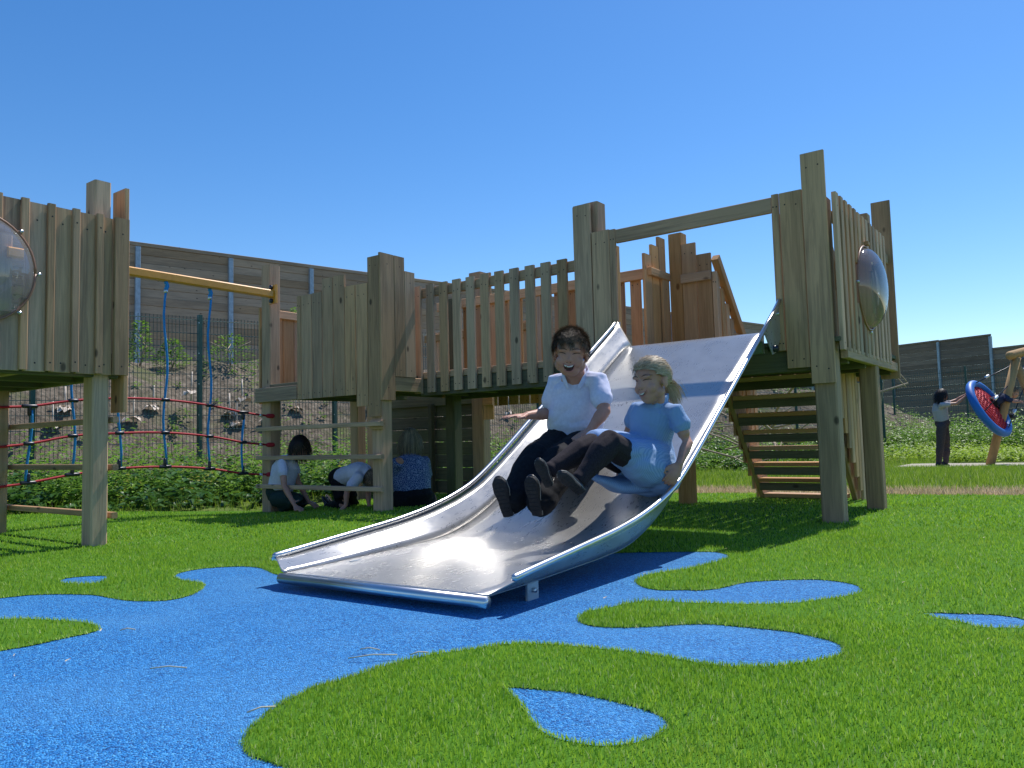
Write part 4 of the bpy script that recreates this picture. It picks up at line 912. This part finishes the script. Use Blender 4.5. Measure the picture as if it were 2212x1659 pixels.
def hair(parent,c,R,s,mat,n,length,region,comb,gravity=.4,thick=.0011,cap=True,jit=.25,name='hair',off=.004,lenf=None,lift=.35,target=None):
    """strands rooted on the skull; region(d)->bool on head-frame unit direction; comb(d)->head-frame vector"""
    c=Vector(c); V=[];T=[];tone=[]; k=0; r=random.Random(n)
    cc=Vector((0,-.012,.030)); rx,ry,rz=.077,.093,.086
    if cap:
        vs=[];fs=[];idx={}
        nu,nv=36,22
        for i in range(nv+1):
            th=math.pi*i/nv
            for j in range(nu):
                ph=2*math.pi*j/nu; d=Vector((math.sin(th)*math.cos(ph),math.sin(th)*math.sin(ph),math.cos(th)))
                if region(d): idx[(i,j)]=len(vs); w=1.0+.02*math.sin(ph*17+i*3); vs.append(c+R@(cc+Vector((d.x*rx*w,d.y*ry*w,d.z*rz*w)))*s)
        for i in range(nv):
            for j in range(nu):
                q=[(i,j),(i,(j+1)%nu),(i+1,(j+1)%nu),(i+1,j)]
                if all(a in idx for a in q): fs.append(tuple(idx[a] for a in q))
        me=mesh_from(vs,fs,True); at=me.attributes.new('tone','FLOAT','POINT'); at.data.foreach_set('value',np.full(len(vs),.1,np.float32)); link('hair_cap',me,mat,parent)
    g=R.inverted()@Vector((0,0,-1))
    while k<n:
        d=Vector((r.gauss(0,1),r.gauss(0,1),r.gauss(0,1))).normalized()
        if not region(d): continue
        k+=1; p=cc+Vector((d.x*rx,d.y*ry,d.z*rz)); nn=Vector((d.x/rx,d.y/ry,d.z/rz)).normalized()
        t=(comb(d)-nn*comb(d).dot(nn)*.8+nn*lift+Vector((r.uniform(-jit,jit),r.uniform(-jit,jit),r.uniform(-jit,jit)))).normalized(); L=length*r.uniform(.6,1.15)*(lenf(d) if lenf else 1)
        sd=nn.cross(t).normalized(); pts=[p]; vv=t.copy()
        for q in range(5):
            pn=pts[-1]+vv*L/5; e=pn-cc; m=math.sqrt((e.x/(rx+off))**2+(e.y/(ry+off))**2+(e.z/(rz+off))**2)
            if m<1: pn=cc+e/m
            pts.append(pn)
            if target is not None: e2=target-pn; vv=(vv+e2.normalized()*.55*min(1,e2.length/.05)).normalized()
            vv=(vv+g*gravity*.35+Vector((r.uniform(-jit,jit),r.uniform(-jit,jit),r.uniform(-jit,jit)))*.3).normalized()
        tn=r.random(); b0=len(V)
        for i,q in enumerate(pts):
            w=thick*(1-.8*(i/5)**2); V.append(tuple(c+R@(q-sd*w)*s)); V.append(tuple(c+R@(q+sd*w)*s)); tone+=[tn,tn]
        for i in range(5): T+=[(b0+2*i,b0+2*i+1,b0+2*i+3),(b0+2*i,b0+2*i+3,b0+2*i+2)]
    return link(name,np_mesh(name,np.array(V),np.array(T),np.array(tone),True),mat,parent)
def shoe(parent,heel,toe,top,s=1.0,laces=True):
    """heel->toe along the sole, top = direction from the sole to the foot"""
    h=Vector(heel);t=Vector(toe); f=(t-h); L=f.length; f.normalize(); u=Vector(top); u=(u-f*u.dot(f)).normalized(); r=f.cross(u)
    k=L/.22
    up=union('shoe',[tube_geo([h+f*.02*k+u*.030*k,h+f*.07*k+u*.036*k,h+f*.13*k+u*.030*k,h+f*.18*k+u*.022*k,h+f*.207*k+u*.018*k],[(.032*k,.032*k),(.034*k,.034*k),(.040*k,.028*k),(.038*k,.020*k),(.024*k,.014*k)],14,u),
        tube_geo([h+f*.035*k+u*.03*k,h+f*.03*k+u*.075*k],[(.034*k,.034*k),(.030*k,.034*k)],12,f)],.0045*k,SHOE,parent,2)
    pts=[(-.004,0),(.0,.026),(.05,.031),(.09,.030),(.14,.040),(.185,.036),(.208,.020),(.214,0),(.208,-.022),(.185,-.038),(.14,-.041),(.09,-.031),(.05,-.031),(.0,-.026)]
    P=[(a*k,b_*k) for a,b_ in pts]; vs=[]; n=len(P)
    for z,w in ((-.006,.93),(.0,1.0),(.014,1.0),(.016,.96)): vs+=[h+f*(.105*k+(a-.105*k)*w)+r*b_*w+u*(z*k) for a,b_ in P]
    fs=[tuple(range(n-1,-1,-1)),tuple(range(3*n,4*n))]+[(q*n+i,q*n+(i+1)%n,(q+1)*n+(i+1)%n,(q+1)*n+i) for q in range(3) for i in range(n)]
    link('sole',mesh_from(vs,fs,True),SOLE,up); ring=[h+f*(.105*k+(a-.105*k)*1.01)+r*b_*1.02+u*(.016*k) for a,b_ in P]; v,f_=tube_geo(ring+[ring[0]],.0022*k,6,u,False); link('sole_edge',mesh_from(v,f_,True),EDGEM,up)
    for q in range(8):
        a_=h+f*(.03+.022*q)*k-u*.0075*k; board_dummy=tube_geo([a_-r*.028*k,a_+r*.028*k],.0016*k,4,u,False); link('sole_ridge',mesh_from(*board_dummy),SOLE,up)
    if laces:
        for q in range(3):
            a_=h+f*(.085+.022*q)*k+u*(.067-.006*q)*k; v,f_=tube_geo([a_-r*.020*k-u*.006*k,a_+u*.003*k,a_+r*.020*k-u*.006*k],.0028*k,6,f,False); link('strap',mesh_from(v,f_,True),SHOE,up)
    return up

# ---- boy in white polo shirt
hc=Vector((-2.187,3.493,1.034)); HR=frame(Vector((-1.787,2.653,0.761))-hc,(.0,.0,1)); HR=HR@Matrix.Rotation(math.radians(-5),3,'Y'); hs=1.11
pel=Vector((-2.305,3.685,0.552)); ch_=Vector((-2.258,3.649,0.791)); nk=Vector((-2.221,3.588,0.937))
shR=Vector((-2.349,3.597,0.903)); shL=Vector((-2.093,3.612,0.886)); elR=Vector((-2.407,3.595,0.724)); wrR=Vector((-2.440,3.422,0.711)); elL=Vector((-2.028,3.551,0.720)); wrL=Vector((-2.070,3.478,0.627))
kR=Vector((-2.283,3.285,0.471)); kL=Vector((-2.159,3.304,0.453)); aR=Vector((-2.251,3.025,0.286)); aL=Vector((-2.109,3.056,0.280)); hipR=Vector((-2.375,3.659,0.543)); hipL=Vector((-2.216,3.678,0.532))
hR=(Vector((-2.495,3.318,0.709))-wrR); hL=(Vector((-2.116,3.422,0.587))-wrL)
parts=head_parts(hc,HR,hs,True,1.18)+[tube_geo([nk+Vector((0,0,-.03)),hc+HR@Vector((0,-.012,-.045))*hs],[.060,.055],12)]
parts+=[tube_geo([pel,ch_,nk],[(.13,.10),(.14,.105),(.065,.055)],14,(.5,-.8,.2))]
parts+=[limb(shR,elR,wrR,.046,.036,.022,.034),limb(shL,elL,wrL,.046,.037,.022,.035)]
parts+=hand_parts(wrR,hR,(-.1,-.3,1),1.05,.12,.20,-1)+hand_parts(wrL,hL,(-.1,-.5,1),1.0,.25,.16,1)
parts+=[limb(hipR,kR,aR,.075,.055,.036),limb(hipL,kL,aL,.075,.055,.036)]
boy=union('person',parts,.0052,SKIN); tag(boy,'laughing child in a white polo shirt and black trousers, left one on the slide','person')
face(boy,boy,hc,HR,hs,'open')
sl=.058
shirt=[tube_geo([Vector((-2.316,3.697,0.604)),Vector((-2.277,3.669,0.688)),ch_,Vector((-2.233,3.623,0.865)),Vector((-2.221,3.602,0.923))],[(.150,.118),(.158,.128),(.152,.120),(.128,.092),(.070,.062)],18,(.5,-.8,.25)),
 tube_geo([shR+(shL-shR)*.2,shR,shR.lerp(elR,.66)],[(.050),(.053),(.058)],12,caps=True),tube_geo([shL+(shR-shL)*.2,shL,shL.lerp(elL,.62)],[.051,.054,.060],12,caps=True)]
sh=union('polo_shirt',shirt,.007,POLO,boy,3,.0060,19,1)
col=[]
v,f=tube_geo([nk+HR@Vector(p) for p in ((-.030,.094,-.062),(-.055,.068,-.020),(-.074,.010,.012),(-.05,-.045,.026),(0,-.062,.03),(.05,-.045,.026),(.074,.010,.012),(.055,.068,-.020),(.030,.094,-.062))],[(.0035,.010)]+[(.0045,.020)]*7+[(.0035,.010)],8,(0,0,1),True); link('collar',mesh_from(v,f,True),POLO,sh)
tr_=[tube_geo([Vector((-2.315,3.697,0.619)),pel,pel+Vector((0,.0,-.03))],[(.150,.116),(.155,.12),(.14,.10)],16,(.5,-.8,.25)),limb(hipR,kR,aR,.108,.092,.068,.09),limb(hipL,kL,aL,.108,.092,.070,.09)]
tro=union('trousers',tr_,.008,BLACKC,boy,3,.007,16,2)
for a_,b_ in (((-2.246,3.476,0.587),(-2.213,3.502,0.569)),): v,f=tube_geo([a_,Vector(a_).lerp(Vector(b_),.5)+Vector((0,0,.004)),b_,Vector(b_)+Vector((-.06,-.01,-.012))],.003,6); 
shoe(boy,(-2.250,2.983,0.214),(-2.258,2.910,0.408),(Vector((-2.438,3.457,0.327))-Vector((-2.262,2.966,0.306))),1)
shoe(boy,(-2.099,3.007,0.222),(-2.099,2.952,0.414),(Vector((-2.156,3.413,0.358))-Vector((-2.104,2.982,0.315))),1)
FRONT=lambda d:(d.z>.40+.12*math.sin(d.x*9) if d.y>.42 else (d.z>-.02 if d.y>.0 else d.z>-.5))
hair(boy,hc,HR,hs,HBROWN,9500,.036,FRONT,lambda d:Vector((.35 if d.z>.5 else 0,.9,0 if d.z>.4 else -.8)),.12,.0012,True,.36,'hair',.008,None,.33)
# ---- girl in blue dress
gc=Vector((-1.675,3.402,0.847)); GR=frame(Vector((-1.881,2.650,0.717))-gc,(.03,0,1)); GR=GR@Matrix.Rotation(math.radians(4),3,'Y'); gs=.99
gn=Vector((-1.677,3.484,0.750)); gch=Vector((-1.713,3.489,0.667)); gw=Vector((-1.742,3.502,0.564)); gp_=Vector((-1.764,3.499,0.421))
gsR=Vector((-1.819,3.531,0.725)); gsL=Vector((-1.583,3.458,0.700)); geR=Vector((-1.893,3.561,0.602)); gwR=Vector((-1.898,3.531,0.484)); geL=Vector((-1.536,3.482,0.544)); gwL=Vector((-1.541,3.387,0.446))
ghR=Vector((-1.849,3.535,0.424)); ghL=Vector((-1.703,3.446,0.402)); gkR=Vector((-1.869,3.135,0.546)); gkL=Vector((-1.719,3.046,0.556)); gaR=Vector((-1.945,2.938,0.451)); gaL=Vector((-1.779,2.914,0.420))
parts=head_parts(gc,GR,gs,True,1.05)+[tube_geo([gn+Vector((0,0,-.03)),gc+GR@Vector((0,-.015,-.05))*gs],[.042,.040],12),tube_geo([gp_,gw,gch,gn],[(.10,.08),(.095,.075),(.11,.08),(.06,.045)],14,(.5,-.8,.2)),
 limb(gsR,geR,gwR,.033,.027,.018,.026),limb(gsL,geL,gwL,.033,.028,.018,.027)]
parts+=hand_parts(gwL,Vector((-1.562,3.352,0.385))-gwL,(.7,-.5,.3),.92,.55,.08,1)+hand_parts(gwR,Vector((.0,-.3,-.6)),(0,-1,.3),.9,.2,.15,1)
parts+=[limb(ghR,gkR,gaR,.062,.045,.028,.045),limb(ghL,gkL,gaL,.062,.045,.028,.045)]
girl=union('person',parts,.005,SKIN); tag(girl,'smiling blonde child in a blue striped dress sliding beside the right rail','person')
face(girl,girl,gc,GR,gs,'closed')
union('tights',[limb(ghR,gkR,gaR,.070,.060,.040,.058),limb(ghL,gkL,gaL,.070,.063,.037,.059),tube_geo([gaR,gaR+(gaR-gkR).normalized()*.03],[.036,.04],10),tube_geo([gaL,gaL+(gaL-gkL).normalized()*.03],[.036,.04],10)],.006,TIGHTS,girl,2,.0012,30,3)
dr=[tube_geo([(-1.675,3.440,0.411),(-1.682,3.309,0.430),(-1.688,3.227,0.460)],[.095,.086,.075],14),ell((-1.662,3.440,0.384),.105,.105,.085),ell((-1.733,3.452,0.360),.12,.11,.07),tube_geo([gw+Vector((0,0,-.02)),gw,gch,Vector((-1.690,3.477,0.712)),Vector((-1.681,3.482,0.736))],[(.104,.084),(.103,.084),(.118,.094),(.108,.078),(.060,.050)],18,(.5,-.8,.2)),
 tube_geo([gsR+(gsL-gsR)*.22,gsR,gsR.lerp(geR,.55)],[.036,.041,.046],12),tube_geo([gsL+(gsR-gsL)*.22,gsL,gsL.lerp(geL,.42)],[.038,.043,.049],12),
 tube_geo([gw,gp_,gp_+Vector((0,-.03,-.02))],[(.108,.088),(.16,.135),(.155,.115)],16,(.5,-.8,.2)),
 tube_geo([Vector((-1.784,3.478,0.484)),Vector((-1.815,3.301,0.528)),Vector((-1.863,3.187,0.567))],[(.105,.105),(.098,.085),(.078,.060)],16,(0,0,1)),
 tube_geo([Vector((-1.703,3.466,0.450)),Vector((-1.714,3.280,0.490)),Vector((-1.717,3.164,0.509))],[(.11,.11),(.10,.085),(.085,.065)],16,(0,0,1))]
# skirt lower side lying on the steel
dr.append(tube_geo([Vector((-1.750,3.539,0.367)),Vector((-1.774,3.398,0.350)),Vector((-1.825,3.260,0.353)),Vector((-1.854,3.160,0.389))],[(.115,.055),(.11,.042),(.085,.032),(.045,.018)],14,(0,-.5,.85)))
dress=union('dress',dr,.0065,DRESS,girl,3,.0060,20,4)
v,f=tube_geo([gn+GR@Vector(p) for p in ((-.004,.070,-.040),(-.036,.050,-.012),(-.050,.0,.010),(-.030,-.038,.016),(.03,-.038,.016),(.050,.0,.010),(.036,.050,-.012),(.004,.070,-.040))],[(.005,.018)]*8,8,(0,0,1),True); link('collar',mesh_from(v,f,True),DRESS,dress)
shoe(girl,(-1.937,2.876,0.367),(-1.950,2.806,0.494),(Vector((-2.046,3.362,0.455))-Vector((-1.940,2.843,0.435))),.9)
shoe(girl,(-1.763,2.870,0.343),(-1.806,2.755,0.436),(Vector((-1.889,3.225,0.494))-Vector((-1.788,2.811,0.388))),.9)
GF=lambda d:(d.z>.42 if d.y>.5 else (d.z>.02 if d.y>.15 else d.z>-.55))
hair(girl,gc,GR,gs,HBLOND,6000,.10,GF,lambda d:Vector((0-d.x,-1.15-d.y,-.15-d.z)).normalized(),.10,.0011,True,.26,'hair',.010,lambda d:min(1.1,(Vector(d)-Vector((0,-1,-.15))).length*.72+.12),.16,Vector((0,-.105,.0)))
# ponytail
pt0=gc+GR@Vector((.0,-.105,-.02))*gs; V=[];T=[];tone=[]
for k in range(650):
    o=Vector((random.gauss(0,.008),random.gauss(0,.008),random.gauss(0,.012))); L=random.uniform(.06,.16); pts=[pt0+o*.4]; d=(GR@Vector((.12,-.7,-.3))+o*18).normalized()
    for q in range(6): pts.append(pts[-1]+d*L/6); d=(d+Vector((0,0,-.34))+Vector((random.uniform(-.1,.1),random.uniform(-.1,.1),0))).normalized()
    b0=len(V); tn=random.random()
    for i,q in enumerate(pts):
        w=Vector((.0011,.0006,0))*(1-.7*i/6); V.append(tuple(q-w)); V.append(tuple(q+w)); tone+=[tn,tn]
    for i in range(6): T+=[(b0+2*i,b0+2*i+1,b0+2*i+3),(b0+2*i,b0+2*i+3,b0+2*i+2)]
link('ponytail',np_mesh('ponytail',np.array(V),np.array(T),np.array(tone),True),HBLOND,girl)

# ---- child with long dark hair kneeling under the middle deck
def simple_person(label,J,mt,mb,hairm,hl,voxel=.009,hs_=1.0,look=None,tight=1.0,long=True,shoem=None,n=1500,arm_cover=.45,region=None,hw=1.0):
    hc=Vector(J['head']); hr=frame(Vector(look) if look is not None else (0,-1,0),(0,0,1)) if not isinstance(look,tuple) or len(look)==3 else look
    w=tight; P=head_parts(hc,hr,hs_)+[tube_geo([J['neck'],hc+hr@Vector((0,-.01,-.05))*hs_],[.045*w,.042*w],10),tube_geo([J['pelvis'],J['chest'],J['neck']],[(.12*w,.09*w),(.13*w,.09*w),(.06*w,.05*w)],12,J.get('front',(.5,-.8,.2)))]
    for sd in 'RL':
        if 'sh'+sd in J: P+=[limb(J['sh'+sd],J['el'+sd],J['wr'+sd],.038*w,.031*w,.02*w)]+hand_parts(J['wr'+sd],Vector(J['hand'+sd])-Vector(J['wr'+sd]),J.get('hn'+sd,(0,-.3,1)),.95*w,.2,.15,1 if sd=='R' else -1)
        if 'kn'+sd in J: P+=[limb(J['hip'+sd],J['kn'+sd],J['an'+sd],.07*w,.05*w,.034*w)]
    o=union('person',P,voxel,SKIN); tag(o,label,'person')
    T_=[tube_geo([Vector(J['pelvis']).lerp(Vector(J['chest']),.25),J['chest'],Vector(J['chest']).lerp(Vector(J['neck']),.7),J['neck']],[(.135*w,.105*w),(.145*w,.11*w),(.12*w,.09*w),(.062*w,.055*w)],16,J.get('front',(.5,-.8,.2)))]
    for sd in 'RL':
        if 'sh'+sd in J: a=Vector(J['sh'+sd]); T_.append(tube_geo([Vector(J['chest']).lerp(a,.6),a,a.lerp(Vector(J['el'+sd]),arm_cover)],[.05*w,.052*w,.054*w],12))
    union('top',T_,voxel,mt,o,3,.004,14,int(n))
    B_=[tube_geo([Vector(J['pelvis'])-Vector((0,0,.0)),Vector(J['pelvis']).lerp(Vector(J['chest']),.3)],[(.145*w,.12*w),(.13*w,.10*w)],16,J.get('front',(.5,-.8,.2)))]
    for sd in 'RL':
        if 'kn'+sd in J: B_.append(limb(J['hip'+sd],J['kn'+sd],J['an'+sd],.092*w,.07*w,.05*w)); 
    union('trousers',B_,voxel,mb,o,3,.004,14,int(n)+1)
    for sd in 'RL':
        if 'toe'+sd in J: 
            h_=Vector(J['an'+sd]); shoe(o,J['heel'+sd],J['toe'+sd],J.get('su'+sd,(0,0,1)),1,False)
    reg=region or (lambda d:(d.z>.35 if d.y>.4 else d.z>-.6))
    hair(o,hc,hr,hs_,hairm,n,hl,reg,(lambda d:Vector((d.x*.35,-.5 if d.y>-.2 else 0,-.8))),1.5,.0014*hw,True,.07,'hair',.005,None,.0)
    return o
simple_person('child with long dark hair and white top kneeling under the middle deck',dict(
 head=(-6.025,4.711,0.553),neck=(-6.144,4.695,0.457),chest=(-6.236,4.699,0.346),pelvis=(-6.343,4.703,0.107),
 shR=(-6.130,4.583,0.417),elR=(-6.043,4.542,0.203),wrR=(-5.892,4.546,0.023),handR=(-5.801,4.553,-0.009),
 shL=(-6.287,4.842,0.407),elL=(-6.187,4.808,0.229),wrL=(-6.028,4.818,0.031),handL=(-5.919,4.841,-0.016),
 hipR=(-6.269,4.637,0.070),knR=(-5.919,4.583,0.083),anR=(-6.239,4.667,-0.020),hipL=(-6.458,4.810,0.052),knL=(-6.226,4.921,0.031),anL=(-6.473,4.870,-0.050)),
 POLO,GREENT,HDARK,.17,.009,1.05,Vector((.75,-.45,-.42)),.92,True,None,2600)
simple_person('child in a white polo shirt crawling on hands and knees under the middle deck',dict(
 head=(-5.376,5.034,0.225),neck=(-5.413,5.000,0.304),chest=(-5.513,4.987,0.312),pelvis=(-5.852,5.054,0.249),
 shR=(-5.402,4.886,0.276),elR=(-5.461,4.791,0.145),wrR=(-5.437,4.758,0.023),handR=(-5.431,4.703,-0.014),
 shL=(-5.576,5.132,0.261),elL=(-5.531,5.117,0.108),wrL=(-5.493,5.092,-0.007),handL=(-5.448,5.067,-0.047),
 hipR=(-5.783,4.983,0.214),knR=(-5.687,4.948,0.008),anR=(-6.136,5.181,-0.039),hipL=(-5.953,5.170,0.201),knL=(-5.836,5.214,-0.019),anL=(-6.270,5.332,-0.041),
 heelR=(-6.189,5.203,-0.019),toeR=(-6.317,5.226,0.051),suR=(.2,-.4,-.8),heelL=(-6.330,5.346,-0.006),toeL=(-6.444,5.381,0.056),suL=(.2,-.4,-.8),front=(0,0,1)),
 POLO,BLACKC,HBROWN,.06,.009,1.0,Vector((.3,-.4,-.8)),.92,True,None,1200,.6)
simple_person('adult in a blue patterned top with a blonde bob, seated with back turned',dict(
 head=(-5.106,5.264,0.583),neck=(-5.086,5.227,0.462),chest=(-5.054,5.203,0.304),pelvis=(-5.009,5.194,0.071),
 shR=(-5.086,5.421,0.390),elR=(-5.182,5.552,0.218),wrR=(-5.417,5.699,0.115),handR=(-5.526,5.746,0.087),
 shL=(-5.059,5.066,0.403),elL=(-5.161,5.129,0.243),wrL=(-5.375,5.290,0.156),handL=(-5.468,5.350,0.115),
 hipR=(-5.005,5.326,0.031),knR=(-5.248,5.650,-0.029),anR=(-5.467,5.614,-0.050),hipL=(-5.054,5.101,0.047),knL=(-5.349,5.323,0.004),anL=(-5.415,5.528,-0.042),front=(-.6,.8,0)),
 PRINT,BLACKC,HGREY,.17,.009,1.12,Vector((-.7,.7,-.2)),1.28,True,None,3200,.75,lambda d:d.z>-.35 if d.y<.5 else d.z>.3)
simple_person('person with long dark hair in a grey T-shirt pushing the nest swing',dict(
 head=(-2.162,16.925,1.231),neck=(-2.215,16.899,1.090),chest=(-2.225,16.906,0.929),pelvis=(-2.198,16.949,0.668),
 shR=(-2.175,16.748,1.022),elR=(-1.932,16.864,1.040),wrR=(-1.765,16.973,1.193),handR=(-1.690,17.023,1.261),
 shL=(-2.197,17.105,1.030),elL=(-1.973,17.262,1.123),wrL=(-1.785,17.329,1.241),handL=(-1.710,17.381,1.275),
 hipR=(-2.202,16.827,0.606),knR=(-2.243,16.804,0.252),anR=(-2.289,16.825,-0.085),hipL=(-2.203,17.076,0.605),knL=(-2.175,17.129,0.244),anL=(-2.211,17.133,-0.098),
 heelR=(-2.342,16.790,-0.137),toeR=(-2.186,16.782,-0.154),heelL=(-2.279,17.086,-0.132),toeL=(-2.135,17.069,-0.149)),
 GREYT,BROWNT,HDARK,.30,.011,1.0,Vector((.85,.35,0)),.98,True,None,2000,.45,lambda d:(d.z>.45 if d.y>.1 else d.z>-.6),1.6)
simple_person('child in a navy T-shirt lying face down across the nest swing',dict(
 head=(-1.059,17.866,1.236),neck=(-1.136,17.815,1.166),chest=(-1.247,17.736,1.133),pelvis=(-1.434,17.605,1.049),
 shR=(-1.171,17.607,1.108),elR=(-1.042,17.646,1.049),wrR=(-0.964,17.704,1.046),handR=(-0.915,17.742,1.027),
 shL=(-1.194,17.962,1.137),elL=(-1.069,18.122,1.080),wrL=(-0.988,18.182,1.077),handL=(-0.938,18.221,1.057),
 hipR=(-1.447,17.538,0.994),knR=(-1.284,17.986,0.822),anR=(-1.161,18.204,0.791),hipL=(-1.460,17.713,1.017),knL=(-1.299,18.222,0.852),anL=(-1.182,18.436,0.822),
 heelR=(-1.155,18.211,0.773),toeR=(-1.076,18.272,0.742),suR=(0,0,1),heelL=(-1.186,18.438,0.757),toeL=(-1.098,18.506,0.726),suL=(0,0,1),front=(0,0,1)),
 NAVY,BLACKC,HBROWN,.06,.010,1.0,Vector((.8,.1,-.3)),.88,True,None,900,.5)

SCR=simple('dark_screw_head',(.03,.028,.025),.5,.5)
for par,pts in SCREWS.values():
    V=[];F=[]
    for x,y,z,ax in pts:
        o=len(V)
        for k in range(6):
            a=k*math.pi/3; V.append((x+.0055*math.cos(a),y,z+.0055*math.sin(a)) if ax==0 else (x,y+.0055*math.cos(a),z+.0055*math.sin(a)))
        F.append(tuple(range(o,o+6)))
    o=link('screws',mesh_from(V,F),SCR,par); o['kind']='stuff'
